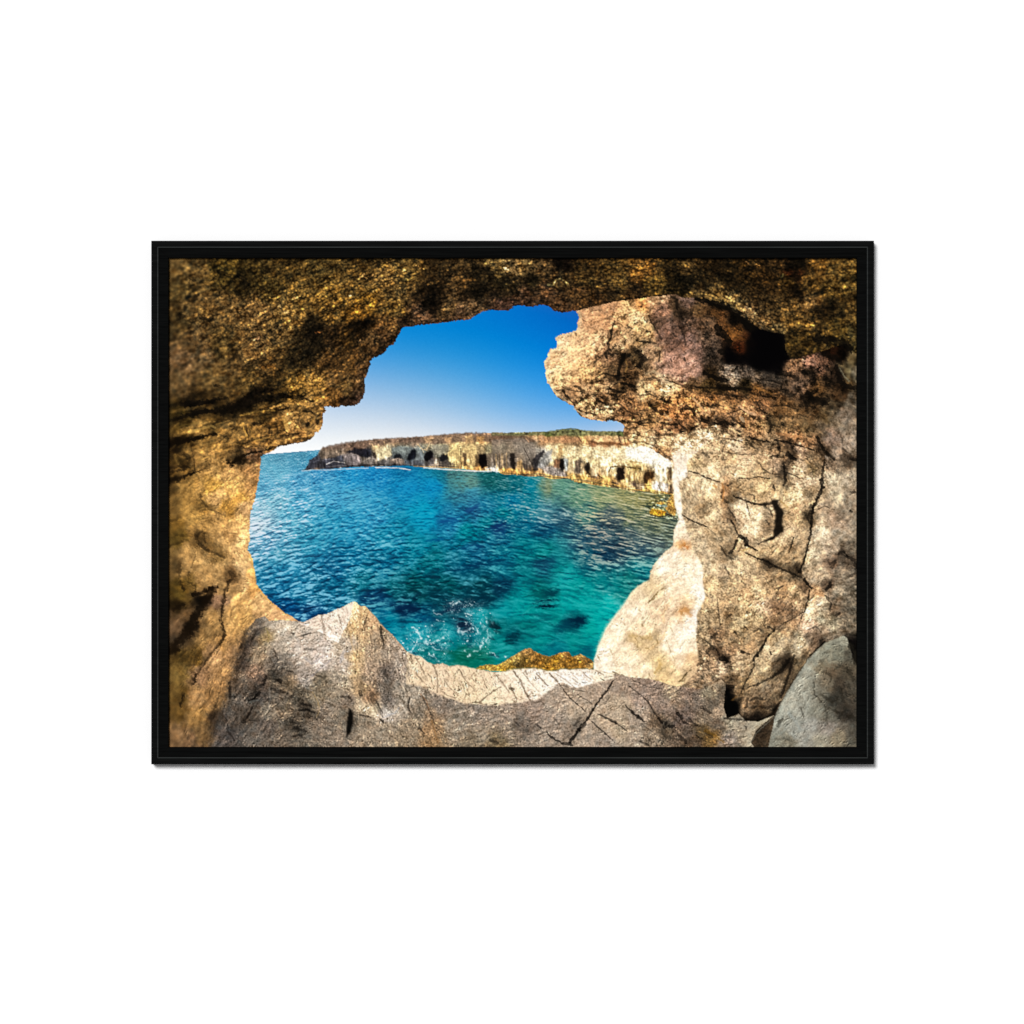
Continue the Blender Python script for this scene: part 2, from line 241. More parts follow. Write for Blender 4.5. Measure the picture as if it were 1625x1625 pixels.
RIGHT = """C 700,520:188,142,97 900,480:172,127,84 1200,430:188,127,66 1100,480:198,158,102 1350,390:192,152,107 750,620:182,137,92 900,600:178,132,87 1050,580:192,147,92 1180,550:220,184,128 650,720:208,168,118 800,750:208,168,118 950,750:150,115,75 1100,680:172,137,90 1250,650:167,137,87 1000,800:178,147,102 1200,750:150,122,78 450,800:228,194,145 500,900:228,188,134 700,900:218,173,118
 500,1050:218,178,123 700,1050:208,162,102 900,900:120,90,60 1050,930:66,47,27 1180,930:58,46,27 1300,880:150,120,85 400,950:224,184,129 360,1080:228,188,134 450,1150:208,168,113 600,1150:198,153,98 800,1100:150,115,70 950,1080:78,58,34 1100,1150:56,39,21 550,1260:130,100,65 700,1250:152,122,82 900,1180:152,122,82 1000,1200:58,43,24 1300,1100:120,95,62 1350,1180:184,138,82 1450,1200:215,180,124 1250,1210:194,164,113
 700,1350:154,124,80 850,1320:88,63,37 900,1400:170,139,95 750,1440:154,118,77 1100,1350:137,97,56 1300,1330:120,85,45 1500,1330:176,119,64 1450,1400:142,92,46 1100,1450:110,75,42 1000,1450:132,97,60 1400,500:130,95,72 1350,600:92,68,50 1450,700:115,85,68 1550,800:105,76,60 1500,950:153,115,95 1550,1050:143,108,88 1430,1030:153,121,101 1590,500:48,36,23 1590,650:75,55,42 1550,440:70,52,32 1400,1130:195,165,125
 D 350,430:13,9,4 500,560:7,5,3 600,630:4,3,3 150,480:82,60,33 300,520:62,39,16 400,560:82,52,24 520,700:98,60,22 620,760:58,28,10 540,850:46,18,5 470,930:14,8,4 800,800:2,2,3 800,950:2,2,3 950,900:4,3,3 700,700:3,2,3 700,1000:3,3,3 1300,800:11,7,3 1450,800:9,5,3 1400,860:26,12,4 1500,900:9,5,2 1550,1050:78,71,44 1580,950:88,75,44 1600,1050:120,115,94 1530,1150:72,57,31
 50,420:100,78,66 100,600:86,65,49 250,600:82,61,41 50,750:122,94,81 250,750:72,57,43 150,850:122,94,80 300,850:55,44,34 80,950:168,130,110 150,1050:158,122,102 50,1080:153,117,97 280,950:50,40,30 280,1080:28,20,9 1050,980:126,92,61 1200,960:126,89,68 1300,1000:77,54,39 1200,1060:39,29,19 480,1050:98,88,74 470,1120:140,123,99 600,1060:72,62,51 700,1080:88,77,62
 850,1110:50,44,36 950,1200:55,44,32 1100,1180:88,68,50 1350,1150:39,29,17 1450,1100:29,21,14 1280,1210:78,54,26 1500,1200:18,11,5 1450,1270:62,43,23 250,1160:60,45,20 400,1200:22,16,6 600,1200:33,25,11 100,1180:88,66,39 700,1240:96,64,30 850,1290:72,49,25 1200,1300:18,13,7 1400,1350:50,42,28 1550,1330:78,73,60 1500,1450:114,104,88 100,1300:156,104,54 300,1310:113,74,36 500,1300:98,68,37
 150,1370:178,126,71 400,1370:172,125,73 600,1400:188,138,86 750,1350:113,78,46 50,1450:155,104,57 250,1440:155,116,73 450,1470:128,94,60 700,1460:124,91,57 950,1400:86,61,32 1000,1480:124,95,57 1200,1430:77,56,31 1350,1480:77,62,36
 G 1100,120:140,105,65 1150,60:130,95,55 1300,60:140,105,60 1250,170:195,165,115 1150,170:175,145,100 1350,150:150,110,70 1300,250:210,185,140 1400,250:195,165,115 1420,320:170,125,75 1550,100:110,75,45 1350,300:165,120,75 1200,230:200,165,110 1470,380:150,115,75 1560,200:195,165,120 1590,300:225,200,155
 H 150,150:214,189,144 80,220:228,199,150 220,220:232,207,168 60,340:236,212,168 140,270:230,205,165 20,300:238,215,172 300,260:185,160,118 100,120:68,44,21 250,60:98,67,37 400,70:38,26,15 300,130:196,170,124 500,150:154,128,90 600,60:124,88,50 750,80:140,112,70 850,60:70,55,32 1000,80:98,77,46 1150,100:98,80,49 1300,100:86,73,53 1450,50:113,103,82 1550,150:129,118,98 700,150:154,115,72 1050,190:171,124,77 400,190:170,144,103 500,270:196,175,139 650,250:123,103,70 850,240:134,111,77 1000,270:68,52,35
 1180,250:124,91,57 350,250:170,144,103 200,370:144,125,92 400,350:175,149,108 600,390:170,146,111 450,420:160,134,93 800,400:165,139,103 950,330:118,95,64 1020,370:58,44,29 1120,320:175,146,115 1220,370:113,93,64 1320,320:52,40,27 150,430:154,132,90 300,490:186,165,129 550,490:175,152,115 750,480:149,124,84 880,430:154,124,93 960,500:48,38,27 1100,480:170,146,113 1210,480:96,77,46
 1080,530:154,132,98 100,580:149,132,101 250,620:165,150,118 150,700:149,132,101 330,700:165,142,103 400,680:154,103,57 550,640:134,108,70 700,560:154,126,84 750,640:170,142,93 850,680:144,115,74 620,700:113,91,57 970,600:92,77,53 1100,600:154,134,105 1200,600:160,139,111 1050,700:170,150,108 1200,700:118,98,67 100,800:144,129,98 180,860:128,103,67 320,850:154,134,98 420,800:138,97,56
 550,800:170,155,129 500,760:78,61,37 700,760:154,126,82 1000,770:165,144,103 1150,780:160,139,103 300,930:165,150,115 100,950:139,124,95 450,950:118,92,62 600,900:170,152,124 750,900:165,146,115 700,1030:170,152,122 820,1000:124,101,70 800,870:154,134,103 1050,870:154,118,77 1100,950:154,126,82 1000,950:144,115,74 1020,1050:160,136,101 1180,930:75,58,35
 300,1050:149,126,88 450,1050:128,108,77 650,1120:170,149,118 700,1180:144,124,91 600,1230:154,129,88 950,1150:160,139,103 1100,1150:144,122,88 850,1250:154,129,88 1030,1200:124,98,64 1100,1300:134,111,74 950,1330:134,108,70 150,1150:149,134,105 250,1250:144,129,101 350,1150:139,118,84 300,1400:154,139,108 500,1380:160,142,108 450,1260:92,74,49 650,1350:154,134,98 750,1250:149,124,82
 830,1370:62,47,29 750,1450:128,105,72 600,1470:154,132,98 950,1450:113,91,60 1050,1420:48,37,23 400,1460:134,115,88 1400,200:129,111,93 1550,280:139,129,111 1450,330:134,118,98 1550,400:64,53,40 1400,450:98,82,64 1420,600:139,134,115 1550,600:132,126,111 1450,750:134,129,108 1580,720:113,103,88 1350,850:124,108,88 1550,850:108,101,88 1300,960:139,126,103 1450,950:124,108,93
 1300,1100:144,139,122 1500,1100:124,118,105 1250,1250:144,134,111 1400,1220:129,118,103 1490,1260:55,45,35 1400,1350:98,74,57 1550,1350:67,57,46 1200,1400:139,126,101 1280,1450:134,122,101 1500,1450:103,95,82 1590,1200:77,72,62 930,700:145,125,85
 L 300,60:154,129,88 350,150:149,124,88 500,60:139,115,77 600,130:160,122,77 700,80:170,142,98 850,80:149,115,72 950,100:124,91,54 1050,80:154,124,82 1150,60:72,53,35 250,250:144,122,84 400,250:134,108,72 600,250:144,122,82 760,240:165,134,103 900,250:124,88,57 1000,300:113,82,54 200,400:126,109,78 350,380:132,111,77 550,400:139,122,84 450,330:103,80,49 700,370:144,122,80
 900,380:108,78,49 1050,380:134,98,64 1100,250:144,115,80 250,550:132,115,84 330,510:96,71,46 450,550:124,98,64 600,550:118,95,60 720,480:124,101,67 650,620:144,108,67 780,520:86,66,41 850,540:124,103,67 1000,450:128,101,67 200,650:118,95,67 350,680:71,51,33 270,700:113,88,60 480,650:124,91,60 410,740:40,28,18 250,800:118,95,70 380,800:154,129,103 520,720:139,118,88 620,760:134,115,84
 550,850:129,108,77 700,750:134,118,88 850,650:153,136,103 950,600:134,122,95 1010,600:103,91,68 780,800:144,129,93 900,800:71,56,37 980,750:39,29,18 700,900:134,115,80 850,900:98,80,53 600,930:103,82,49 800,1000:87,76,60 920,1000:103,84,60 700,1080:98,80,57 550,1020:113,84,49 900,1080:87,70,47 620,1160:113,88,60 800,1150:87,70,49 720,1180:71,51,29 880,1200:39,29,18 700,1270:18,12,8
 480,920:77,60,39 450,1050:11,7,5 480,1180:3,3,3 530,1120:40,30,18 1250,120:171,124,77 1300,230:144,134,113 1200,300:166,145,114 1180,420:171,140,119 1100,560:150,140,112 1080,640:140,133,109 1200,500:81,71,59 1300,350:122,124,103 1400,400:113,111,91 1250,540:98,77,60 1350,480:118,105,88 1300,600:28,20,13 1150,680:113,93,64 1230,630:113,88,67 1100,780:92,77,51 1000,900:71,56,36
 1380,60:70,55,42 1450,100:113,108,93 1550,80:82,78,68 1420,200:98,84,68 1550,250:71,67,57 1430,280:87,68,49 1550,400:87,82,70 1500,470:82,74,62 1580,600:8,6,6 1000,1000:60,48,30"""
SUNR = """G 1450,1350:248,229,190 1550,1250:250,231,194 1600,1450:248,226,184 1600,1100:238,205,155 1540,1100:252,232,195 1570,1180:232,165,85 1520,700:254,241,216 1530,560:252,238,210 1540,850:254,238,206 1550,480:244,229,200 1560,300:238,219,180 1600,400:240,222,188 1590,950:252,236,204
 K 1200,150:238,209,155 1300,80:228,194,130 1500,50:248,219,170 1600,40:248,224,180 1500,200:243,209,160 1400,300:238,199,145 1150,300:248,224,180 1600,300:228,170,105 1600,450:252,232,195 1000,450:248,224,180 1200,450:243,209,155 950,600:248,222,177 1150,560:220,182,110 1300,570:220,182,114 1050,650:243,214,165 1500,600:250,226,183 850,720:250,232,195 1100,780:248,222,175 1380,800:228,190,112 1250,850:243,214,160 1550,780:248,216,165 1450,900:228,185,110 1580,920:228,190,120
 L 50,80:252,229,180 150,60:252,238,206 80,180:243,200,136 50,280:228,160,86 150,250:252,232,186 60,450:254,238,206 60,600:250,226,181 90,750:228,180,115 60,880:233,190,125 120,350:254,244,222 190,120:255,248,230
 H 150,150:214,189,144 80,220:228,199,150 220,220:234,209,170 60,340:238,214,170 20,500:252,238,210 30,1100:252,234,195 60,1250:248,219,170 120,1400:252,232,190 60,1200:210,145,75 20,800:240,220,185"""
FG = """I 750,450:77,67,59 820,470:71,63,59 700,620:55,45,40 880,520:112,92,57 800,700:112,94,73 780,850:112,84,66 650,880:86,73,61 650,780:48,40,36 600,950:60,50,42 850,930:76,61,53 950,400:114,110,104 1050,420:134,126,116 1100,500:116,110,104 1300,480:116,110,106 1000,600:118,111,103 1200,620:124,118,116 1450,600:129,122,122 1550,600:118,108,95 1000,750:87,80,74 1250,780:126,118,114
 1400,750:132,126,128 1050,860:71,66,61 950,920:66,59,50 1100,950:108,87,63 1250,900:113,108,108 1400,950:82,74,61 1550,900:113,105,95 850,1080:56,51,49 780,1080:54,48,43 1000,1080:73,65,57 1200,1060:66,59,49 1350,1080:97,87,71 1550,1080:108,98,84 700,1150:71,65,61 900,1200:87,80,71 1050,1200:82,71,59 1250,1200:62,55,47 1450,1200:97,88,80 600,1300:61,55,51 700,1250:50,44,39
 900,1350:71,63,59 1150,1370:55,50,44 1400,1350:92,82,73 550,1450:61,56,56 800,1450:76,71,67 1050,1470:80,71,63 1300,1470:84,78,71 1550,1450:103,92,82
 J 50,300:198,168,133 0,400:167,142,112 120,260:208,173,123 200,300:167,132,87 300,380:152,117,82 100,450:152,120,77 220,500:147,117,80 350,550:122,104,84 50,600:127,120,114 150,700:153,123,82 300,700:130,110,90 450,650:117,104,92 550,700:117,107,100 30,800:133,125,121 120,850:143,118,82 280,850:124,104,87 420,850:91,81,76 580,850:114,104,97 50,950:128,115,97 180,1000:133,106,73 280,1080:117,87,61
 400,1000:86,79,73 550,1000:107,100,92 450,1130:86,81,79 650,1080:112,106,98 40,1120:91,81,73 200,1180:133,121,102 300,1200:155,140,116 420,1250:128,125,125 550,1200:120,114,107 90,1300:78,70,60 20,1300:91,83,73 220,1300:107,97,84 400,1350:110,100,87 700,1200:97,88,78 800,1250:107,87,67 850,1380:122,92,61 650,1350:107,94,78 850,1480:112,84,53 600,1480:107,94,77 250,1450:110,98,84 950,1150:97,88,82
 1100,1250:104,96,88 1300,1250:107,98,92 1500,1230:112,100,92 1050,1400:112,102,90 1300,1400:110,100,88 1550,1400:102,92,82 1200,1480:92,82,67 1450,1500:87,74,51
 K 200,1200:107,94,88 450,1100:122,110,100 600,1050:124,110,97 800,1000:127,110,97 400,1300:114,102,94 100,1350:86,77,71 600,1200:127,114,100 550,1400:107,96,87 300,1480:112,102,94 1000,1000:114,100,90 1000,1150:131,117,100 900,1300:128,113,97 1200,1100:117,100,92 1200,1250:120,108,98 750,1400:117,106,96 1000,1400:128,115,97 1150,1480:117,107,97 1350,1300:86,69,53 1450,1380:60,52,42
 1400,1200:107,90,82 1550,1100:107,90,76 1500,1020:117,100,80 1300,1000:107,90,82 1580,1300:76,63,59 700,1500:122,110,100 900,1500:114,104,97 1300,1420:107,94,80 1550,1480:81,67,56
 L 350,950:118,101,80 280,1050:98,91,74 370,1050:76,65,53 100,980:118,94,82 50,1080:92,77,69 150,1100:87,76,69 300,1150:76,67,57 350,1200:118,101,84 60,1250:81,67,61 200,1280:92,80,67 50,1400:71,59,51 200,1400:66,51,28 280,1450:98,67,22 350,1330:76,65,55 450,1320:118,115,101 550,1400:108,101,88 620,1330:113,108,95 450,1480:103,92,87 750,1350:129,126,108 800,1290:134,132,115 680,1450:129,124,108 750,1460:113,105,88 100,1500:60,48,38"""
SUNF = """I 1350,400:218,193,168 1450,370:228,208,188 1550,400:228,208,184 1500,540:228,208,188 1300,420:210,190,170
 J 680,800:228,198,153 750,900:218,188,143 900,900:224,194,152 1100,950:220,190,145 1300,950:226,196,152 1500,950:233,208,172 1400,1080:231,204,159 1200,1100:224,194,146 960,1030:219,186,142 1600,900:238,218,189
 K 150,900:240,221,194 300,920:242,225,202 500,880:242,228,209 650,900:242,228,209 850,880:238,218,184 200,1030:240,218,189 50,1080:228,198,158"""
BOUL = """L 1480,560:155,155,134 1350,650:129,132,113 1250,720:140,143,126 1450,680:118,118,98 1550,700:87,82,67 1150,850:145,147,132 1300,800:134,115,84 1400,850:113,87,60 1550,850:92,77,56 1080,950:150,153,140 1200,950:145,143,126 1350,950:118,101,77 1480,980:75,62,48 1580,1000:76,67,53 1000,1100:155,157,143 1150,1100:150,153,140
 1280,1050:113,108,92 1400,1100:60,56,46 1550,1150:71,61,49 950,1250:147,153,143 1100,1250:145,151,143 1250,1200:129,132,118 1380,1250:98,95,82 1550,1250:55,48,40 900,1380:145,153,145 1050,1400:143,150,145 1200,1350:145,147,143 1350,1380:140,129,122 1500,1350:98,87,74 1580,1400:77,72,62 880,1480:129,132,118 1000,1480:124,118,98 1150,1480:150,153,147 1300,1490:155,150,129 1450,1470:140,124,95 1570,1480:92,86,72"""
ALGAE = """J 1290,800:190,150,60 1370,810:185,150,75 1440,810:200,155,70 1530,760:195,160,80 1580,800:150,115,45 1480,840:205,150,50
 K 50,720:190,155,85 50,780:105,85,45 150,660:175,130,75 150,740:120,90,40 200,700:150,110,55 270,740:130,92,38 350,740:140,105,45 350,820:165,120,45 430,730:165,120,40 500,690:185,130,65 480,770:150,108,45 560,750:130,92,35 640,710:195,150,80 640,770:150,105,40 720,760:120,85,40 740,780:195,150,85"""
CLIFF = """E 1300,420:45,45,55 1340,400:60,58,65 1400,320:125,115,105 1400,370:140,125,105 1500,300:110,100,95 1600,290:105,92,85 1450,400:55,55,65 1550,370:85,85,92 1500,430:45,42,45 1600,430:90,90,95 1350,480:110,90,75 1300,460:30,32,40
 F 50,290:120,98,80 200,260:115,92,75 350,250:140,115,92 150,310:90,62,50 500,240:110,90,70 250,330:30,32,42 100,370:115,105,105 60,410:100,95,98 200,410:105,95,88 280,410:105,98,95 60,450:35,32,36 200,445:55,52,55 360,330:205,190,150 420,330:195,185,150 330,280:185,160,115 440,410:100,98,98 520,320:105,115,110 600,310:105,115,112 520,370:22,24,28 540,410:95,88,85 500,440:30,28,32 620,390:55,62,72 740,360:105,118,122 730,300:130,140,138
 660,350:15,16,24 700,420:75,82,92 800,260:120,115,95 820,370:12,12,18 880,300:120,120,108 900,340:130,132,120 820,430:80,75,75 880,440:195,175,155 950,390:25,26,30 930,290:128,128,105 1000,340:165,150,105 1060,300:190,165,110 1050,380:205,175,115 1080,420:190,150,90 950,440:60,55,52 980,210:175,140,100 810,225:190,155,110 700,240:115,95,80 600,230:100,84,70 1150,330:150,130,90 1200,300:195,175,120 1190,220:150,118,80 1200,400:195,160,105 1290,210:175,130,80
 1290,300:140,120,85 1240,370:55,42,30 1200,460:200,145,70 1310,410:10,8,8 1380,400:95,85,75 1420,440:110,105,105 1380,320:120,112,85 1450,220:105,80,62 1550,230:110,88,62 1500,290:120,115,88 1550,330:130,112,78 1470,400:190,150,90 1440,380:70,55,42 1540,420:75,58,42 1570,400:25,20,18 1500,500:190,130,55 1600,440:110,85,55 1600,510:190,130,60 1300,480:185,125,60 1000,440:120,110,100 1400,480:235,232,228
 G 30,400:60,45,35 20,430:15,12,10 90,420:185,150,100 80,470:195,145,80 150,420:105,98,90 100,300:130,125,115 60,230:100,95,85 200,240:118,108,95 200,330:120,118,115 280,400:125,128,130 250,440:80,80,85 220,430:35,32,32 310,350:130,130,130 380,310:225,205,160 370,400:215,190,140 400,240:150,120,85 300,215:150,110,75 200,195:180,135,95 450,280:200,175,125 430,420:130,110,80 470,440:25,22,20 500,430:160,170,178 450,340:185,160,110 540,330:205,185,140
 520,430:190,165,115 580,430:205,180,130 600,370:200,180,135 640,430:85,75,65 630,500:95,90,85 700,400:205,185,140 700,300:200,180,135 720,470:25,20,18 760,470:225,195,140 800,330:215,200,160 850,470:230,205,155 900,380:232,215,175 950,320:240,228,195 950,440:215,190,140 1100,320:255,250,235 1250,350:255,252,240 1350,420:248,238,215 1180,400:240,225,190 1160,440:195,165,110 1160,480:110,90,45 1010,520:50,38,30 1010,570:25,18,14
 1100,520:215,185,130 1200,520:205,175,120 1070,560:190,150,95 1150,560:215,180,125 1250,550:45,32,20 1290,560:120,85,40 1380,560:245,225,180 1400,500:240,225,190 1450,600:225,195,145 1350,650:235,225,210 1400,640:225,215,205 1480,560:160,135,95 1480,660:130,105,75 950,520:215,190,140 880,560:215,180,120 800,560:70,50,35 820,580:200,150,85 700,560:190,145,80 640,560:150,110,60 560,560:200,155,80 650,600:205,160,90 800,620:190,140,70 900,620:205,150,75 970,640:95,75,55
 1030,620:210,165,95 1100,620:220,190,150 1140,600:60,48,40 1200,640:75,60,48 1100,670:225,185,120 1260,660:205,155,75 1330,700:215,165,80 1430,690:150,110,60 400,500:150,140,132 340,500:185,165,145 450,530:115,115,118 380,560:200,150,75 280,520:205,155,100 430,560:205,150,70 200,520:160,115,65 100,520:190,130,60 30,515:185,125,55 120,545:95,70,45 500,560:60,50,42
 500,210:130,92,60 600,230:110,82,55 700,230:195,140,85 800,210:215,175,125 760,250:120,75,48 900,210:175,135,95 1000,205:130,100,80 1080,250:165,115,70 900,260:140,95,60 1000,265:150,110,70 1150,290:215,195,150 1050,290:230,210,170
 60,165:105,105,65 200,160:95,95,55 350,165:65,80,30 450,150:95,100,50 560,140:75,85,45 650,150:95,100,55 800,160:105,105,60 920,160:80,85,45 1010,165:70,80,40"""
# ---- outlines
M_SEA = poly("E 780,359 920,350 1370,314 1625,296 Z 1100,705 1100,1100 330,1100 330,720", 0, .5)
M_CLIFF = poly("""M -6,313 18,303 24,286 40,280 37,257 60,241 86,231 92,207 112,184 F 0,264 130,241 270,221 410,211 550,205 700,195 790,187 850,180 960,175 1080,166 1180,155 1250,166 1350,158 1460,152 1560,158
 G 0,150 120,150 280,145 330,150 420,135 480,125 560,118 640,125 720,140 800,145 900,140 1000,145 1060,140 1300,120 1560,300 1560,760 1490,720 1400,722 1330,716 1260,690 1200,690 1130,700 1050,680 960,662 870,650 780,636 700,626 620,610 540,580 440,582 370,580 280,552 180,560 80,546 0,540
 F 1500,535 1440,512 1350,507 1250,505 1130,486 1000,478 860,476 720,466 600,452 480,462 340,466 200,467 110,472 0,480 M 40,312""", .6, .5)
LEFT_EDGE = """I 1240,390 1200,385 1165,370 1130,340 1060,310 1000,250 920,185 870,130 820,75 800,40 795,0 E 795,1509 780,1420 770,1330 745,1270 722,1240 730,1190 745,1130 738,1050 745,950 750,890 770,820 790,760 800,700 815,630 830,540 840,450 845,375
 880,350 920,340 955,315 975,300 1000,280 1060,275 1150,250 1210,245 1270,235 1310,210 1330,180 1350,155 1390,130 1410,85 1420,40 1415,0 A 1420,1440 1445,1410 1425,1375 1500,1375 1530,1385 1580,1375
 B 0,1365 60,1370 130,1365 175,1340 205,1300 225,1235 225,1180 215,1135 240,1080 255,1035 275,985 270,965 300,930 400,885 430,830 495,795 520,740 550,690 575,640 640,640 700,625 780,620 830,610 880,612 950,600 1000,595 1080,580 1180,575 1240,540 1310,495 1390,485 1440,490 1550,490 1600,455
 C 0,465 40,445 100,440 170,455 220,450 270,435 330,440 370,465 400,490 470,505 530,505 580,490 615,490"""
M_ROOF = poly(LEFT_EDGE + " C 900,600 1550,500 Z 1120,520 1240,600 1400,600 1400,380 240,380 240,1230 480,1230 I 1000,700", 1.15, .5)
M_RIGHT = poly("""C 600,492 700,468 830,440 980,405 1150,385 1300,362 1400,355 1520,338 D 0,365 120,372 250,402 400,442 520,512 620,592 700,640 820,690 960,705 975,880 1010,925 1110,925 1230,885 1400,830 1530,790 1600,880 Z 1400,560 1400,1230 1120,1230 1040,1100
 K 1290,900 1300,300 1290,0 G 1290,1440 1330,1360 1390,1290 1430,1250 1490,1210 1505,1180 1505,1110 1510,1050 1530,1010 1555,960 1540,900 1520,830 1510,760 1510,700 1500,640 1490,580 1500,530 1510,480 1500,430 1400,370 1330,320 1240,272 1160,262 1110,240 1060,200 1040,165 1040,130 1055,100 1045,75 1010,60 960,45 920,30 890,50 830,40 760,35 680,15 640,0
 C 660,1470 625,1440 600,1400 580,1370 520,1340 450,1300 400,1250 375,1200 340,1150 320,1080 330,1040 310,1000 310,960 345,910 350,880 375,840 400,845 430,830 430,780 415,740 440,725 480,705 560,690 610,670 620,640 620,600 635,545 620,520""", 1.0, .5)
M_SUNR = poly("""G 1505,425 1490,380 1520,320 H 20,300 130,300 195,312 120,355 78,400 60,440 65,560 10,590 -10,600 -12,650 0,720 12,790 20,850 10,905 30,950 40,980 60,1060 100,1150 110,1240 160,1300 200,1370 215,1430 205,1509
 L 215,80 230,140 220,200 180,260 150,330 160,400 150,470 145,560 160,640 170,720 145,800 150,860 100,900 50,960 0,975 K 1570,985 1500,1000 1400,970 1280,950 1100,930 950,890 765,840 765,790 770,740 790,680 810,610 850,520 880,450 920,390 990,300 1040,240 1070,190 1110,120 1150,80 1220,30 1280,0
 G 1295,1440 1320,1380 1350,1340 1390,1290 1430,1250 1490,1210 1505,1180 1505,1110 1510,1050 1530,1010 1555,960 1540,900 1520,830 1510,760 1510,700 1500,640 1490,580 1500,530 1510,480""", .35, .5)
M_SUNR = blur(M_SUNR, .9)
M_SUNR *= np.clip((PY-706)/16+.5*WX[0], 0, 1)
M_FG = poly("""I 1240,390 1050,372 920,380 880,335 800,362 730,440 680,560 630,720 590,850 550,960 520,1100 480,1230 420,1380 370,1560 Z 320,1240 1240,1240 L 650,1500 700,1390 790,1310 870,1250 720,1310 600,1300 540,1240 430,1280 400,1180 410,1060 420,960 380,920 300,960 200,1010 100,1000 0,990 -80,975
 K 1500,985 1400,945 1280,915 1100,900 950,868 850,846 765,829 680,820 560,830 480,820 420,840 330,840 230,815 100,820 0,830 J 1500,850 1420,855 1340,840 1280,825 1210,820 1150,800 1080,790 1000,800 940,770 870,785 800,760 740,710 690,700 640,680 600,650 560,600 500,530 450,480 400,440 360,400 330,350 290,310 250,270 230,240 180,245 150,210 125,200 60,230 0,265
 I 1550,270 1450,320 1380,325 1290,370""", .5, .5)
M_SUNF = poly("""J 600,655 640,680 690,700 740,710 800,760 870,785 940,770 1000,800 1080,790 1150,800 1210,820 1280,825 1340,840 1420,855 1500,850 K 0,830 100,820 230,815 330,840 420,840 480,820 560,830 680,820 765,826 850,850 950,870 960,905 900,925 800,950 700,975 620,1000 560,990 480,950 430,965 380,1010 300,1070 240,1110 160,1120 60,1140
 J 1567,1140 1450,1160 1300,1150 1150,1145 1050,1110 960,1085 880,1050 800,1010 720,980 605,965 640,880 625,760""", .7, .5)
M_SUNP = poly("I 1240,392 1290,370 1380,325 1450,320 1550,270 J 0,265 60,230 125,200 100,300 60,430 20,480 I 1560,580 1500,560 1430,500 1330,460 1260,430 1180,400", .7, .5)
M_ALG = poly("""J 1240,830 1250,815 1290,795 1370,780 1440,790 1510,755 1560,720 1600,700 K 50,690 110,650 180,630 220,660 290,690 360,710 420,690 470,670 540,670 570,710 610,700 640,685 690,710 750,740 768,770 780,840 560,850 300,850 0,850""", .6, .5)
M_BOUL = poly("""L 810,1560 825,1480 850,1380 870,1270 930,1130 980,1040 1040,950 1100,850 1180,730 1260,650 1340,580 1420,550 1500,515 1540,540 1560,600 1590,720 1640,800 1640,1560""", .4, .6)
w_ = np.clip((452-PX)/25, 0, 1)*np.clip((PY-985)/20, 0, 1)
M_FG = M_FG*(1-w_)+np.clip(blur(M_FG, 6)+.22*(WN+WX[0])*blur(M_FG, 6)*(1-blur(M_FG, 6))*4, 0, 1)*w_
def muted(c, k, tint):
    l = c@np.array([.3, .59, .11], np.float32)
    return c*(1-k)+k*l[..., None]*np.asarray(tint, np.float32)
M_SUNF = blur(M_SUNF, 1.0)
# ---- direction of the strata / streaks, in degrees, image axes (y down)
ANG = field("""A 200,200:-20 600,400:-28 1000,300:-25 1400,500:-28 1400,800:-35 1000,1000:-30 600,1100:-25 200,900:-25 300,1300:-14 900,1280:-14 1400,1200:-25 B 300,200:-15 300,600:-30 200,900:-45 150,1200:-55 700,500:-18 900,300:-20 1300,300:-15 1200,520:-14
 C 200,200:-5 700,200:5 1200,200:6 500,400:12 1000,330:0 700,700:-35 500,900:-35 900,900:-55 1300,700:-60 1500,800:-50 700,1300:35 1000,1200:20 1300,1350:25 D 200,250:22 500,400:33 900,500:10 1300,300:-20 1400,600:10 300,600:40 100,900:-50 200,1250:20 600,1250:22 1000,1300:25 1400,1300:10
 E 200,150:-15 600,150:-18 1100,150:-20 400,350:-15 800,300:-25 500,650:-35 200,750:-45 700,900:-65 400,1100:60 200,1300:60 600,1300:65 I 100,700:-62 400,400:-62 600,700:-65 300,1000:-68 300,1400:-75 750,300:-60 800,700:-62 700,1100:-62 1000,500:20 1250,700:-40 1100,1000:50 1300,1200:40 900,1350:-60 1450,900:-35
 J 150,400:75 300,700:78 500,800:60 200,1000:75 600,1200:60 850,1300:65 800,900:75 1100,950:68 1400,950:60 1100,1300:-30 1400,1300:-25 K 150,950:60 400,900:52 700,900:45 300,1250:-30 600,1200:-35 900,1300:-30 1200,1200:45 1400,1300:40
 K 1200,300:-60 1000,600:-60 1400,500:-62 1200,800:-55 1500,800:-58 G 1550,1200:-75 1500,600:80 H 200,150:15 700,100:15 200,700:75 600,450:15 700,1000:65 1100,900:-60 1000,1250:-65 1150,1350:-55 250,1300:60 600,1400:50 1450,200:50 1450,700:75 1400,1100:65
 L 300,300:70 600,200:-60 900,200:-65 500,600:30 800,700:-55 700,1000:-40 800,1150:-40 300,1100:50 1000,1100:-60 1200,850:-55 1250,1200:-60 1450,1000:60 1500,300:55 1250,350:-60""", 22, 1.6)[..., 0]
ANG = blur(ANG, 9)

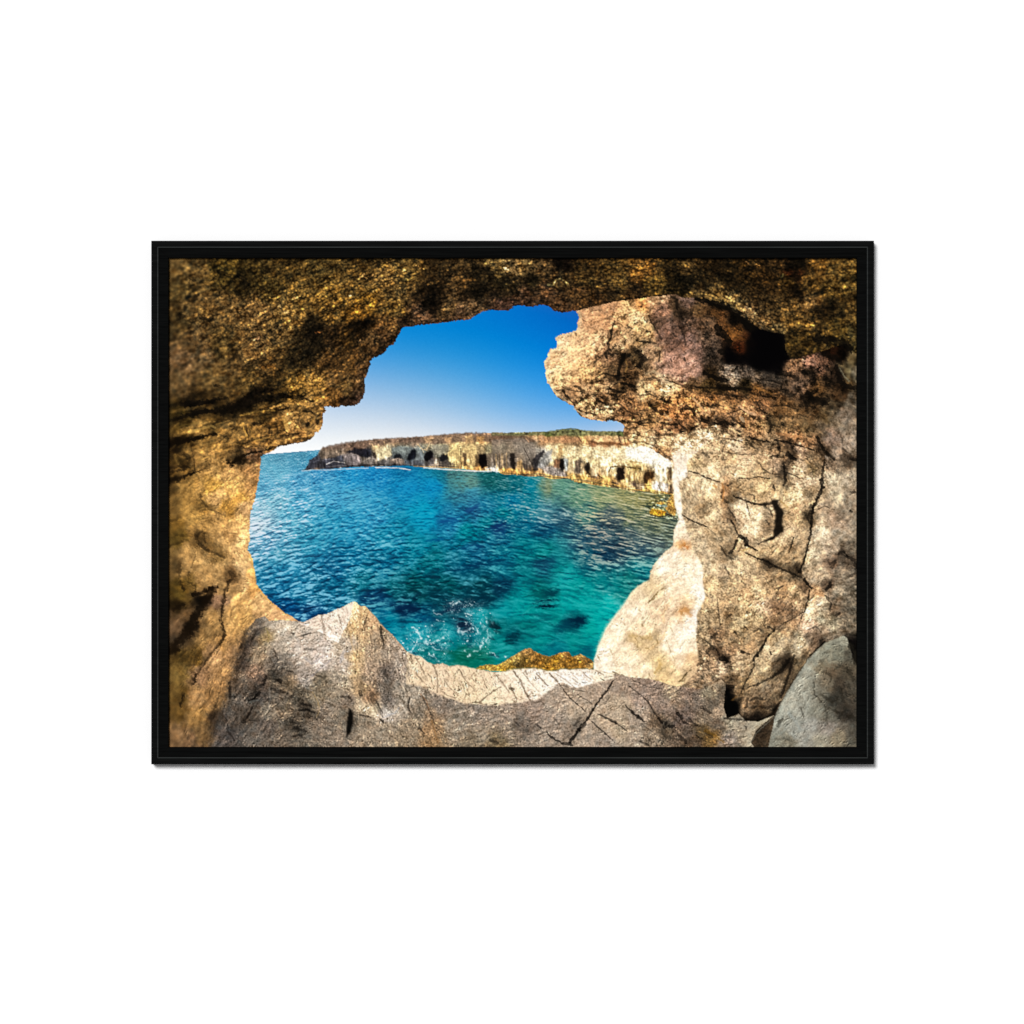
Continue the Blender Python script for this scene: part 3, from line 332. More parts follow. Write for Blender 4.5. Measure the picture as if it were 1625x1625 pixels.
# ---- stone grain
R = np.random.default_rng(7)
white = R.standard_normal((H, W)).astype(np.float32)
n_f = norm(blur(white, 1.0)); n_m = norm(blur(R.standard_normal((H, W)).astype(np.float32), 1.9)); n_c = norm(blur(R.standard_normal((H, W)).astype(np.float32), 4.0))
s_f = norm(lic(n_f, ANG, 5)); s_m = norm(lic(n_m, ANG, 9)); s_c = norm(lic(n_c, ANG, 18))
big = norm(fbm(PX/34, PY/34, 3, 4))
def relief(h, a=-.75, b=-.65):
    gy, gx = np.gradient(h)
    return norm(gx*a+gy*b)
hgt = s_c*1.6+s_m*1.0+s_f*.5+n_c*1.6+n_m*.7
re1 = -relief(hgt)                              # facets seen by a light from the upper left
re2 = -relief(n_c*2+n_m*1.0+s_m)
pits = np.clip((norm(s_f+.9*n_f+.4*n_m)-1.15), 0, 2)
pits2 = np.clip((norm(n_m+.5*s_m+.3*n_f)-1.3), 0, 2)
grain = norm(blur(white, .7))
fa = facet(17, 101); fb = facet(7.5, 131); fc = facet(4.6, 161, 1.35, -25)
chip = norm((fa[2]-.5)*1.0+(fb[2]-.5)*.8-.9*np.exp(-fb[1]*7)-.8*np.exp(-fa[1]*9)+.2*n_f)
chip = norm(blur(chip, .6))
crum = norm((np.clip(.75-fc[0], 0, 1))*(.25+fc[2])*1.0-.35*np.exp(-fc[1]*6))
crum = norm(blur(crum, .6))
ndet = norm(white*.0+blur(white, .8)-.85*blur(white, 1.7))       # crisp grain
ANGD = ANG+28*fbm(PX/22, PY/22, 77, 2)
dn = norm(lic(norm(blur(R.standard_normal((H, W)).astype(np.float32), .75)), ANGD, 4))
dn2 = norm(lic(norm(blur(R.standard_normal((H, W)).astype(np.float32), 1.1)), ANGD, 6))
rare = np.clip(.75+.55*norm(fbm(PX/18, PY/18, 99, 3)), .1, 1.9)
def emb(a): return -a+.55*np.roll(a, (1, 1), (0, 1))
dash = emb(np.clip(dn-.95, 0, 1.4)*rare)+.8*emb(np.clip(dn2-1.3, 0, 1.3)*rare)
pore_ = np.clip(norm(blur(R.standard_normal((H, W)).astype(np.float32), .95))-1.0, 0, 1.6)
pore = emb(pore_*rare)
mott = norm(fbm(PX/13, PY/13, 303, 4))
def tex(base, k, warm=.25, lo=.0, hi=9):
    """brighten/darken the base by exp(k), letting lights go warmer"""
    f = np.exp(np.clip(k, -3.2, 1.25))
    f = (f/blur(f, 9)**.95)[..., None]
    out = base*f
    w = np.clip(k, -1, 1)[..., None]
    return out*(1+warm*(np.array([.03, 0, -.10], np.float32)*np.clip(w, 0, 1)+np.array([.05, -.02, -.22], np.float32)*np.clip(-w, 0, 1)))
hue = norm(blur(R.standard_normal((H, W)).astype(np.float32), 2.2))[..., None]*np.array([.45, .0, -.3], np.float32)

# ---- sky
cv = smooth_fit(SKY, 4)
cv = cv+hue*.5+grain[..., None]*.7

# ---- sea
sea = field(SEA, 8, 2.2, 7)
hx = (PX-426)/(504-426); hor = 720.3-6.0*hx+PX*0
d = np.clip(PY-hor, 0, None)+46
Sx = (PX-426); sl = .10*Sx-.00037*Sx*Sx
v = 40*np.log(d+0*sl)+sl*10/d*2.2
u = (PX-700)/d*9.0
u = u*.88; v = v*1.2
w1 = fbm(u*2.1+.35*perlin(u*1.2, v*.5, 88), v*1.05+.5*perlin(u*1.5, v*.4, 77), 11, 3, .55)
w2 = ridged(u*1.3+.4*w1, v*.62+.3*w1, 29, 3)
w3 = fbm(u*.7, v*.33, 41, 3)
w4 = fbm(u*.36, v*.22, 47, 2)
wv = norm(-np.gradient(norm(w1)+1.0*norm(w2), axis=0))
wl = norm(.8*wv+.5*norm(w1)+.35*norm(w2)+.35*norm(w3)+.3*norm(w4))
wl = norm(blur(wl, .65)+.16*n_f+.14*n_m)
calm = np.clip(field("E 900,400:.4 900,650:.5 900,800:.7 900,1100:.95 1500,650:.6 1400,1000:.85 F 300,600:.45 700,650:.4 800,900:.5 300,1000:.8 400,1300:1.15 1200,600:.6 1200,1000:.85 1400,1300:1 G 300,600:.5 900,750:.6 900,1100:1.25 1300,1150:1.1 900,1300:1.15 300,1200:.75 300,1420:.6 I 1200,100:1.2 J 300,80:1.2 700,120:1.1 1300,80:.9 500,480:.55 900,600:.45 1300,500:.4 1500,200:.5 K 300,100:.6 500,250:.45 700,350:.35 400,600:.4 900,60:.6 100,350:.5", 14)[..., 0], 0, 2)
k = wl*calm
glint = field("E 830,900:1 830,1000:1.2 900,1150:.8 1000,800:.8 1100,1000:.6 1300,800:.5 1500,1000:.25 1000,1300:.6 900,500:.5 F 200,800:.35 300,1300:.3 700,1000:.15 1200,800:.15 I 1100,150:.4 J 300,100:.25 1000,200:.1 1000,500:.1 G 300,750:.5 700,850:.5 1000,950:.5 900,1200:.4 300,1300:.12 K 500,200:.15 500,500:.1 1100,80:.3 F 1000,1300:.15", 14)[..., 0]
dark = np.clip(-k, 0, 3)[..., None]; lite = np.clip(k, 0, 3)[..., None]
sea = sea*np.array([1.06, 1.07, 1.0], np.float32)*np.exp(-.27*dark*np.array([1.25, .95, .68], np.float32))
gw = field("E 900,900:225,235,245 F 200,1000:130,205,225 900,1000:70,185,210 900,1350:90,180,200 G 300,800:170,195,195 900,800:215,205,160 900,1150:180,175,160 300,1300:60,180,185 I 1200,100:130,200,225 J 800,100:60,150,165 800,600:120,210,215 K 500,300:70,205,205 1000,60:130,205,200", 20)
al = np.clip(.24*lite+1.3*glint[..., None]*.34*lite**1.2, 0, .92)
sea = sea*(1-al)+gw*al
sea = sea+hue*3*np.clip(calm[..., None], 0, 1)
cv = cv*(1-M_SEA[..., None])+sea*M_SEA[..., None]
cv = mix(cv, stroke("E 850,354 1370,314 1625,296", 3.2, 3.2, 2.5, 0)*M_SEA, (58, 120, 160), .45)

# ---- things in the water
for s, rx, ry, a, c, o in (("J 760,130", 36, 12, -8, (0, 50, 64), .5), ("J 1250,150", 46, 13, -5, (0, 42, 60), .55), ("J 640,265", 36, 8, 6, (3, 28, 58), .5), ("J 300,170", 26, 8, 8, (6, 52, 92), .4), ("F 1250,1420", 60, 10, -6, (2, 62, 86), .4), ("G 260,1370", 34, 8, -6, (6, 55, 82), .4), ("F 1480,1030", 26, 5, -10, (10, 48, 92), .4), ("K 370,120", 12, 6, -8, (0, 45, 62), .75), ("K 330,205", 17, 2.2, -8, (0, 30, 52), .9), ("K 350,245", 15, 3, -5, (0, 25, 45), .95), ("K 580,400", 22, 8, -16, (0, 42, 62), .85), ("K 620,390", 12, 6, -10, (0, 28, 50), .8),
                          ("K 470,440", 17, 7, -20, (0, 70, 88), .6), ("K 20,540", 12, 6, -35, (0, 40, 55), .85), ("K 250,140", 16, 6, -5, (0, 85, 88), .5), ("J 1420,430", 12, 5, 42, (2, 35, 45), .95), ("J 1390,540", 5, 2, 25, (0, 50, 65), .8), ("J 1580,545", 9, 5, -25, (0, 55, 68), .7),
                          ("J 1150,440", 12, 8, 30, (8, 22, 45), .9), ("J 1130,370", 9, 5, 0, (5, 25, 45), .8), ("J 1190,580", 4, 9, 5, (0, 70, 85), .6), ("J 1420,700", 8, 3, 10, (5, 40, 60), .8), ("J 980,290", 16, 4, -15, (3, 35, 62), .7), ("J 640,270", 22, 5, 12, (3, 30, 60), .6), ("J 500,235", 20, 5, 10, (5, 45, 80), .5), ("J 1050,260", 14, 8, -10, (3, 30, 55), .6), ("J 760,355", 22, 3, 5, (0, 55, 95), .55),
                          ("J 880,620", 14, 4, 10, (0, 75, 95), .7), ("K 300,360", 15, 6, -10, (0, 100, 108), .5), ("J 690,150", 8, 5, -20, (2, 25, 50), .6), ("J 1240,215", 25, 4, -5, (0, 35, 55), .5), ("J 1380,240", 18, 3, 0, (0, 60, 80), .4), ("J 1150,690", 30, 7, 3, (0, 88, 70), .7), ("K 700,660", 12, 5, -10, (0, 80, 100), .6), ("F 1430,1030", 16, 4, -10, (15, 50, 100), .5), ("F 1220,850", 14, 4, -25, (25, 75, 130), .6), ("F 1000,960", 16, 3.5, -8, (15, 80, 140), .6), ("F 1180,1220", 18, 4, -10, (8, 60, 110), .5), ("F 880,1145", 14, 2.5, -8, (0, 75, 130), .6), ("F 540,1150", 10, 2, -5, (5, 60, 120), .5), ("F 1350,1360", 26, 5, -8, (3, 50, 85), .5), ("F 1150,1400", 22, 4, -10, (2, 45, 80), .5)):
    cv = mix(cv, np.clip(blob(s, rx, ry, a, 1.1, 2.4)*(1-.42*np.clip(wl, -1, 2)), 0, 1), c, o)
wl3 = np.clip(wl, -1, 2)*M_SEA
for q in ("K 200,215 300,185 400,160 430,175", "K 290,225 370,210 435,200", "K 210,330 330,390 430,420", "K 430,500 520,490 640,510 700,500", "K 600,60 720,150 860,190 1000,200", "K 100,330 200,260 240,230", "K 500,160 640,230 760,240", "K 300,620 420,560 520,580", "J 1350,900"):
    if len(q) > 12: cv = mix(cv, stroke(q, 2.6, 1.0, 2.4, 2.2, .8), (130, 215, 215), .16)
foam = np.zeros((H, W), np.float32)
for q, a, b in (("J 640,670 690,610 705,570 735,530 720,490 690,450 650,435", 1.9, 1.6), ("J 735,540 730,500 760,470", 1.6, .8), ("J 705,480 745,480 770,500", 1.2, .8), ("J 740,650 800,600 850,570 900,560 945,540 960,520", 1.4, 1.7), ("J 790,545 775,580 800,590", 1.3, 1.0), ("J 840,620 890,650 945,650 930,625", 1.5, 1), ("J 735,635 770,655 785,630", 2.2, 1.5),
                ("J 690,690 730,720 790,755", 1.4, .9), ("J 810,690 870,715 905,750 890,765", 1.4, 1.2), ("J 1080,430 1095,470 1130,485 1190,465 1215,440", 2.2, 1.6), ("J 1085,480 1130,500 1150,515", 1.6, 1), ("J 1230,425 1265,465 1285,500", 2.0, 1.2), ("J 1305,560 1315,590 1290,620", 2.6, 2.0), ("J 1270,650 1230,668", 2.2, 1.4), ("J 1310,590 1290,640", 3.2, 2.2), ("J 1337,350 1352,395", 1.4, 1.2), ("J 1350,450 1362,520 1345,575", 1.4, 1.7),
                ("J 1000,230 1050,215 1100,205", 1.2, 1.6), ("J 1200,222 1220,240", 1.5, .9), ("J 1130,260 1160,255", 1.6, 1.2), ("J 1150,310 1190,320 1230,310", 1.8, 1.2), ("J 1150,395 1165,410", 2.2, 1.8), ("J 890,375 945,385", 1.8, 1.5), ("J 945,440 980,455 920,460", 1.5, 1), ("J 850,285 870,310 930,325", 1.3, .8), ("J 1040,230 1075,210", 1.6, 1.2), ("J 1380,670 1420,690 1450,720", 1.6, 1.4), ("J 1175,715 1195,690", 1.5, 1), ("J 1140,655 1160,665", 1.4, 1), ("J 1515,715 1530,710", 2, 1.5), ("J 540,560 580,590 590,620", .9, .7), ("J 960,590 1000,610", .9, .6), ("J 620,720 650,745", 1, .8)):
    foam = np.maximum(foam, stroke(q, a*1.05, b*1.05, 1.1, 2.4, .8))
lace = ridged(PX/8.5+.6*WX[0], PY/6.5+.6*WX[1], 71, 3)
zone = np.clip(blob('J 800,560', 40, 24, 0, .9)+blob('J 1120,265', 26, 14, 0, .9)*.9+blob('J 1290,480', 22, 34, 0, .9)+blob('J 1140,450', 16, 14, 0, .9)*.8+blob('J 830,690', 26, 10, 20, .9), 0, 1)
foam = np.maximum(foam, np.clip((lace-.50)*3.2, 0, .8)*zone*np.clip(.6+.9*WO, 0, 1))
foam *= np.clip(1.0+.35*n_f, .15, 1)
foam = np.maximum(blur(foam, .55), .55*foam)
halo = blur(foam, 3.0)
cv = mix(cv, np.clip(halo*.9, 0, .5), (120, 205, 210), .7)
cv = mix(cv, foam, (228, 242, 242), .9)
spk = (np.clip(n_f-1.75, 0, 1)*2.4)*np.clip(blob("J 820,560", 42, 25, 0, .8)+blob("J 1120,260", 28, 16, 0, .8)+blob("J 1280,470", 26, 34, 0, .8), 0, 1)
cv = mix(cv, np.clip(spk, 0, 1), (215, 238, 240), .8)

# ---- far cliff
cl = muted(field(CLIFF, 2.4, 2.6), .22, (1.05, 1.0, .86))*1.18
vert = norm(lic(norm(blur(R.standard_normal((H, W)).astype(np.float32), .9)), ANG*0+84, 5))
cl = tex(cl, .04*n_f+.05*vert+.05*n_m, .4)+hue*3
cv = cv*(1-M_CLIFF[..., None])+cl*M_CLIFF[..., None]
def shp(s, col, a=1.0, rough=.8, soft=.8):
    global cv
    cv = mix(cv, poly(s, rough, soft), col, a)
def ln(s, w0, w1, col, a=1.0, rough=.5, soft=.8):
    global cv
    cv = mix(cv, stroke(s, w0, w1, soft, rough, .5)*np.clip(.95+.25*WO, .3, 1), col, a)
# bands, buttresses, caves and fallen blocks of the far cliff
for q, c, o in (("M 112,182 180,164 260,149 370,139 480,127 600,124 700,117 830,104 950,94 1092,99 1092,148 900,150 760,165 640,150 520,155 430,170 330,185 230,190 110,212", (106, 86, 74), .75), ("M 22,303 40,255 90,226 100,200 160,215 230,230 242,292 150,304", (46, 48, 58), .85), ("M 88,216 130,190 220,190 240,220 160,246 110,250", (118, 103, 88), .8),
                ("M 512,185 560,175 650,185 700,190 722,240 600,268 518,252", (112, 123, 125), .75), ("M 750,170 842,165 852,218 760,218", (130, 127, 114), .75), ("M 590,262 620,235 645,255 600,276", (58, 66, 76), .8), ("M 660,215 690,205 702,250 660,256", (128, 138, 145), .8),
                ("M 420,190 470,178 510,190 514,226 480,246 430,251 424,225", (212, 199, 162), .9), ("M 838,215 860,188 906,184 914,270 900,292 850,287 844,240", (212, 188, 132), .9), ("M 924,185 1002,165 1012,230 992,302 955,302 944,230 924,210", (212, 186, 132), .9), ("M 705,130 752,124 746,150 714,152", (206, 170, 128), .8), ("M 820,124 862,120 858,152 826,150", (190, 154, 112), .8), ("M 940,114 982,109 990,152 944,157", (170, 139, 98), .85), ("M 1004,120 1052,114 1040,162 1010,152", (200, 154, 98), .85), ("M 1066,218 1092,214 1092,302 1070,302", (112, 99, 84), .8),
                ("M 250,212 300,184 346,188 388,208 390,242 340,236 300,218", (24, 24, 32), .92), ("M 401,210 419,204 427,247 409,247", (32, 26, 23), .9), ("M 522,237 540,219 566,221 578,242 545,252", (16, 18, 22), .95), ("M 603,243 620,209 640,189 656,194 653,242 614,258", (10, 12, 18), .95), ("M 703,216 740,199 752,214 746,242 720,264 703,261", (9, 8, 11), .95), ("M 788,241 800,224 836,223 840,246 815,264 793,261", (18, 18, 22), .93), ("M 924,214 946,214 950,287 930,292", (72, 56, 41), .85), ("M 995,230 1016,225 1021,292 1000,292", (82, 66, 46), .8), ("M 1021,224 1061,217 1067,292 1030,303 1019,270", (9, 7, 7), .96),
                ("M 234,236 260,215 312,220 342,250 332,277 260,288", (122, 114, 116), .9), ("M 343,262 390,235 422,245 412,278 350,278", (110, 104, 100), .9), ("M 503,252 550,240 588,251 582,278 508,274", (114, 102, 94), .9), ("M 720,262 745,248 765,258 760,280 722,280", (88, 84, 86), .85), ("M 788,266 832,254 884,280 800,289", (72, 66, 62), .85), ("M 430,262 470,250 500,262 490,282 435,282", (80, 78, 80), .7), ("M 620,266 670,254 700,268 690,284 625,284", (70, 72, 80), .7),
                ("N 0,108 200,113 262,150 180,152 0,142", (96, 74, 61), .75), ("N 0,138 180,126 250,160 262,240 200,302 0,302", (124, 114, 104), .75), ("N 270,120 400,117 522,125 522,150 400,158 300,152", (182, 136, 98), .7), ("N 540,120 640,114 772,117 784,150 600,146", (228, 186, 136), .75), ("N 568,150 600,163 700,167 797,172 797,160 700,151 620,150", (112, 74, 46), .85), ("N 780,180 900,179 982,208 1040,260 1042,300 900,272 780,238", (255, 251, 238), .85), ("N 440,175 560,180 700,180 780,190 780,240 700,240 560,230 440,235", (224, 207, 168), .6),
                ("N 348,175 386,164 371,270 344,302 333,260", (230, 210, 165), .9), ("N 386,170 416,165 411,240 390,236", (152, 122, 82), .75), ("N 268,294 320,205 352,190 346,262 300,312", (152, 154, 155), .85), ("N 148,262 175,254 187,322 143,322", (190, 154, 102), .85), ("N 440,240 471,240 476,332 445,332", (220, 197, 154), .85), ("N 515,270 536,270 536,337 515,337", (196, 170, 129), .8), ("N 575,285 600,274 622,290 611,352 579,347", (236, 212, 169), .85), ("N 640,290 665,285 660,345 632,345", (226, 200, 156), .8), ("N 774,310 882,324 882,392 780,382", (206, 176, 122), .85), ("N 940,300 1010,310 1020,380 950,370", (238, 224, 190), .7),
                ("N 103,214 131,214 137,307 114,307", (22, 18, 16), .92), ("N 238,246 300,194 312,204 286,240 267,272 267,322 243,312", (34, 32, 34), .92), ("N 178,270 236,290 230,317 188,312", (54, 47, 43), .8), ("N 363,250 396,245 396,302 358,297", (98, 70, 51), .9), ("N 399,245 421,239 420,334 399,302 394,260", (13, 11, 10), .95), ("N 421,245 441,249 441,312 425,322", (158, 168, 173), .85), ("N 480,260 511,250 517,332 489,327", (82, 70, 60), .88), ("N 544,270 566,264 561,300 573,338 549,338", (30, 24, 19), .92), ("N 727,299 766,299 770,367 729,367", (24, 17, 13), .93), ("N 879,346 900,320 936,324 942,351 925,364 914,351 901,392 881,387", (44, 29, 16), .92),
                ("N 1020,300 1042,295 1044,370 1030,390 1015,350", (70, 54, 38), .7), ("N 292,297 350,289 424,330 438,352 350,348 308,322", (142, 134, 130), .9), ("N 620,352 700,345 724,380 640,382", (210, 166, 96), .7), ("N 693,364 711,384 738,396 698,397", (40, 30, 25), .88), ("N 814,376 831,369 832,407 819,407", (44, 35, 33), .85), ("N 928,396 960,400 988,431 950,437 933,416", (244, 238, 232), .9), ("N 986,384 1022,390 1022,442 990,432", (237, 230, 222), .85), ("N 1026,400 1044,395 1044,450 1030,445", (58, 46, 38), .85), ("N 740,372 800,384 812,412 752,406", (226, 190, 132), .75), ("N 835,395 880,392 890,420 840,418", (228, 200, 160), .75)):
    shp(q, c, o, 1.25 if sum(c) < 330 else .95, .8)
for q, a, b, c, o in (("M 245,292 330,286 420,282 500,284", 2.6, 2.2, (28, 28, 32), .8), ("M 138,277 180,262 242,270", 1.3, 1.2, (196, 192, 190), .85), ("M 100,262 140,250 180,250", 1, 1, (120, 118, 124), .6), ("M 60,270 90,255 130,262", 1, 1, (86, 88, 98), .7), ("M 150,295 210,285 250,288", 1.2, 1, (120, 118, 120), .6), ("M 245,235 275,220 312,226", 1.5, 1, (170, 160, 158), .8), ("M 352,262 385,243 410,248", 1.3, 1, (158, 150, 142), .8), ("M 508,258 548,245 582,255", 1.4, 1, (178, 160, 146), .8), ("M 400,160 417,192", 2.2, 1.4, (212, 182, 140), .85), ("M 436,163 442,192", 1.8, 1.2, (206, 178, 138), .8), ("M 470,148 484,186", 2.0, 1.2, (200, 168, 128), .8), ("M 665,164 692,192 716,196 736,150", 1.9, 1.6, (222, 197, 155), .9), ("M 690,192 700,212", 1.4, 1, (205, 190, 160), .8), ("M 912,190 917,292", 1.6, 1.6, (70, 58, 42), .85), ("M 862,200 858,280", 1, 1, (160, 135, 92), .7), ("M 885,200 890,285", 1, 1, (150, 126, 84), .7), ("M 970,190 965,295", 1, 1.2, (160, 130, 85), .7), ("M 770,270 778,274", 3, 2.6, (220, 200, 180), .9), ("M 740,290 800,288 900,296", 1.6, 1.4, (50, 44, 40), .7), ("M 560,282 640,288 700,288", 1.6, 1.4, (40, 40, 44), .7), ("M 540,150 560,125", 1.2, 1, (150, 128, 108), .6), ("M 580,150 590,130", 1.2, 1, (146, 124, 104), .6), ("M 330,165 350,150", 1.2, 1, (150, 126, 104), .6), ("M 640,290 760,296 880,301 1000,306 1092,311", 1.6, 2.0, (198, 156, 98), .8), ("M -6,318 60,312 150,312 250,306 380,301", 1.6, 1.8, (206, 216, 224), .75), ("M 420,297 560,301 622,312", 1.8, 1.8, (230, 230, 226), .9), ("M 700,299 830,309 1000,319 1092,320", 2.0, 2.0, (238, 235, 229), .9), ("M 1060,305 1092,300", 2.2, 2.2, (232, 232, 230), .85),
                      ("N 0,312 30,322 60,318", 2.4, 1.6, (232, 234, 236), .85), ("N 10,300 22,292", 2.6, 2.2, (225, 228, 230), .9), ("N 25,220 30,302", 2.0, 2.2, (172, 147, 110), .8), ("N 60,218 62,302", 1.9, 2, (168, 143, 106), .8), ("N 86,214 87,302", 1.6, 1.8, (160, 135, 100), .8), ("N 10,220 15,298", 1.5, 1.5, (74, 60, 46), .8), ("N 45,220 48,302", 1.5, 1.5, (78, 63, 49), .8), ("N 74,222 75,300", 1.0, 1.2, (84, 70, 54), .7), ("N 188,188 215,240 242,297", 1.5, 1.6, (54, 46, 41), .85), ("N 372,180 360,260", 1, 1, (250, 236, 200), .7), ("N 455,245 458,330", .9, 1, (240, 222, 182), .7), ("N 498,262 503,326", 1, 1, (112, 98, 86), .7), ("N 621,290 627,352", 1.4, 1.2, (148, 116, 73), .8), ("N 667,288 650,342", 1.4, 1.2, (146, 114, 72), .8), ("N 575,300 572,345", 1.2, 1, (150, 120, 80), .7), ("N 700,300 690,350", 1.2, 1, (160, 130, 86), .6), ("N 678,324 690,296 740,288 862,306", 2.0, 1.6, (80, 61, 33), .9), ("N 800,264 872,270", 1.4, 1.2, (146, 114, 65), .8), ("N 790,280 860,290", 1.2, 1, (196, 166, 116), .7), ("N 800,320 795,382", 1.3, 1.3, (132, 100, 60), .8), ("N 830,325 825,382", 1.3, 1.3, (130, 98, 58), .8), ("N 860,330 855,387", 1.3, 1.3, (128, 96, 58), .8), ("N 815,322 811,380", 1.0, 1.0, (240, 214, 164), .7), ("N 846,328 842,384", 1.0, 1.0, (240, 214, 164), .7), ("N 965,400 982,437", 1.6, 1.4, (84, 70, 56), .85), ("N 545,215 580,205 580,230", 1.3, 1, (150, 122, 82), .6), ("N 520,180 500,215", 1.2, 1, (170, 142, 100), .6), ("N 600,190 640,200 700,195", 1.2, 1, (190, 164, 120), .5), ("N 700,220 760,215", 1.2, 1, (190, 164, 120), .5), ("N 920,220 980,240 1010,270", 1, 1, (225, 205, 165), .5), ("N 880,300 960,320", 1.2, 1, (200, 175, 130), .6),
                      ("N 200,130 215,150", 2.4, 2, (200, 160, 125), .7), ("N 240,120 260,140", 2.6, 2, (205, 165, 128), .8), ("N 290,120 300,145", 2.4, 2, (214, 176, 138), .8), ("N 325,118 330,145", 1.6, 1.4, (110, 76, 54), .8), ("N 370,120 376,150", 2, 1.6, (206, 158, 114), .7), ("N 420,122 440,150", 1.6, 1.4, (116, 80, 54), .7), ("N 500,120 520,150", 2, 1.6, (96, 68, 48), .8), ("N 585,122 620,138", 1.4, 1.2, (150, 104, 66), .7), ("N 680,118 700,140", 1.4, 1.2, (160, 116, 78), .7), ("N 735,118 745,150", 2.2, 2, (78, 54, 46), .85), ("N 765,120 775,160", 2, 1.6, (90, 62, 44), .8), ("N 640,125 660,118", 2, 1.6, (246, 214, 172), .7),
                      ("N 40,318 110,325 200,330 270,322", 2, 2, (190, 142, 80), .8), ("N 90,330 200,340 330,352", 1.2, 1.2, (86, 66, 44), .7), ("N 270,328 330,342 390,352 440,354", 2, 1.8, (208, 158, 88), .8), ("N 300,300 340,296 400,330", 1.4, 1.2, (190, 184, 180), .7), ("N 340,320 380,340", 1.2, 1.2, (90, 88, 90), .7), ("N 440,352 560,360 640,376 700,394 780,410", 2.2, 2.2, (210, 166, 94), .85), ("N 480,378 530,384 590,388", 2, 2, (186, 142, 76), .85), ("N 505,388 525,384", 1.8, 1.6, (48, 36, 20), .85), ("N 580,392 596,390", 1.6, 1.4, (50, 38, 22), .8), ("N 610,380 700,404 780,414", 1.6, 1.4, (166, 122, 70), .7), ("N 560,352 600,348", 1.6, 1.4, (70, 52, 34), .8), ("N 640,356 620,346", 1.6, 1.4, (60, 44, 30), .8), ("N 790,420 870,432 960,432 1044,455", 1.8, 2, (206, 158, 82), .85), ("N 780,412 850,410 900,420", 1.2, 1, (92, 66, 38), .8), ("N 860,400 920,402", 1.2, 1, (70, 52, 36), .8), ("N 890,425 940,440 1000,445", 1.4, 1.2, (236, 196, 122), .7)):
    ln(q, a, b, c, o, .5, .9)
ln('N 60,326 120,336 200,340 270,334 340,352 430,362 520,370 640,392 760,418 880,440 960,440 1044,462', 1.6, 1.8, (48, 62, 48), .5, .6, 1.2)
kc = .055*ndet+.055*n_m+.02*vert+.03*mott+.14*dash+.14*pore+.05*chip+.15*vert*np.clip((PY-712-.05*(PX-600))/8, 0, 1)
cv = cv*(1-M_CLIFF[..., None])+tex(cv*np.array([1.10, 1.07, 1.03], np.float32), kc, .3)*M_CLIFF[..., None]
cv = mix(cv, poly("N 0,97 150,97 300,91 400,81 520,79 650,89 762,89 765,108 600,112 400,110 200,110 0,116", .8, .7), (110, 108, 72), .75)
cv = mix(cv, stroke("G 420,130 560,112 620,120", 1.2, 1.2, 1, .6), (88, 90, 58), .8)
cv = mix(cv, blob("G 345,160", 8, 2.6, 5, .8, 1), (78, 84, 42), .7)
cv = mix(cv, blob("G 1015,165", 6, 4, 5, .8, 1), (62, 68, 34), .75)
bush = norm(blur(R.standard_normal((H, W)).astype(np.float32), 1.1))
top = poly("G 0,150 280,148 420,136 560,120 720,140 1040,146 1040,190 700,180 400,180 0,172 F 1250,175 1250,160", .6, .6)
cv = cv*(1+.20*bush*top)[..., None]
band = poly("F 0,262 400,212 850,182 1240,160 1240,205 850,225 400,240 0,300", .6, .8)
cv = cv*(1+.12*bush*band)[..., None]
# yellow ledges by the right wall
ML = np.maximum(poly('G 1270,780 1530,700 1540,950 1270,930', 0, 2), 0)
for s, c in (("G 1280,870 1310,855 1380,865 1440,880 1430,915 1370,925 1290,905", (215, 155, 45)), ("G 1340,800 1420,790 1440,805 1370,820", (205, 150, 65)), ("G 1430,850 1470,760 1500,720 1520,790 1530,870 1520,920 1460,900", (205, 155, 75))):
    shp(s, c, .95, .6)
for s, a, b, c, o in (("G 1290,912 1380,930 1460,912 1520,925", 2, 2.2, (40, 32, 15), .8), ("G 1350,820 1440,830", 2.4, 2.6, (95, 125, 130), .8), ("G 1390,770 1480,770", 2, 2, (110, 125, 120), .7), ("G 1300,870 1340,890", 2.5, 2, (235, 190, 60), .8), ("G 1360,885 1430,890", 2, 1.5, (160, 95, 25), .6), ("G 1440,800 1490,740", 2, 3, (225, 175, 95), .7), ("G 1460,850 1510,880", 2, 2, (170, 115, 55), .7), ("G 1430,900 1480,920 1530,950", 2.4, 2, (60, 50, 40), .7)):
    ln(s, a, b, c, o)

cv = cv*(1-ML[..., None])+tex(cv, .16*ndet+.14*n_m+.3*dash+.1*crum, .4)*ML[..., None]

# ---- rock: dark ceiling and golden left wall
roof = field(ROOF, 5, 2.3, 9)*np.array([.95, .95, 1.0], np.float32)
side = np.clip(field("A 200,200:0 800,400:0 1000,1200:.1 B 500,300:0 C 500,200:0 D 800,300:0 1400,600:0 E 200,100:.6 800,150:.45 1200,100:.45 400,400:.75 500,700:1 200,900:1 700,1200:1 I 300,300:1 400,900:1 300,1400:1 800,200:1", 25)[..., 0], 0, 1)
blurry = np.clip(field("A 50,100:1 60,700:1 100,1100:1 300,600:.45 200,300:.8 500,200:.35 800,500:.1 1200,700:0 B 500,400:0 E 50,300:.6 50,900:.6 500,700:.05 I 50,400:.7 60,1200:.7 400,900:.1 C 500,200:0 D 500,300:0 1550,200:.35 1500,700:.2", 25)[..., 0], 0, 1)
kr = .27*crum+.15*chip+.15*re1+.12*ndet+.12*s_f+.13*s_m+.12*s_c+.10*mott-.12*pits+.25*dash
kr = np.where(kr < 0, kr*1.35, kr*.85)
lead = np.clip(norm(n_f+.7*s_f+.5*n_m)-1.7, 0, 2.0)
kr = kr+.28*lead
kl = .07*chip+.04*s_m+.09*re1+.08*ndet+.05*s_f+.05*s_c+.05*mott-.12*pits*(s_c < .3)
kk = kr*(1-side)+kl*side*1.15
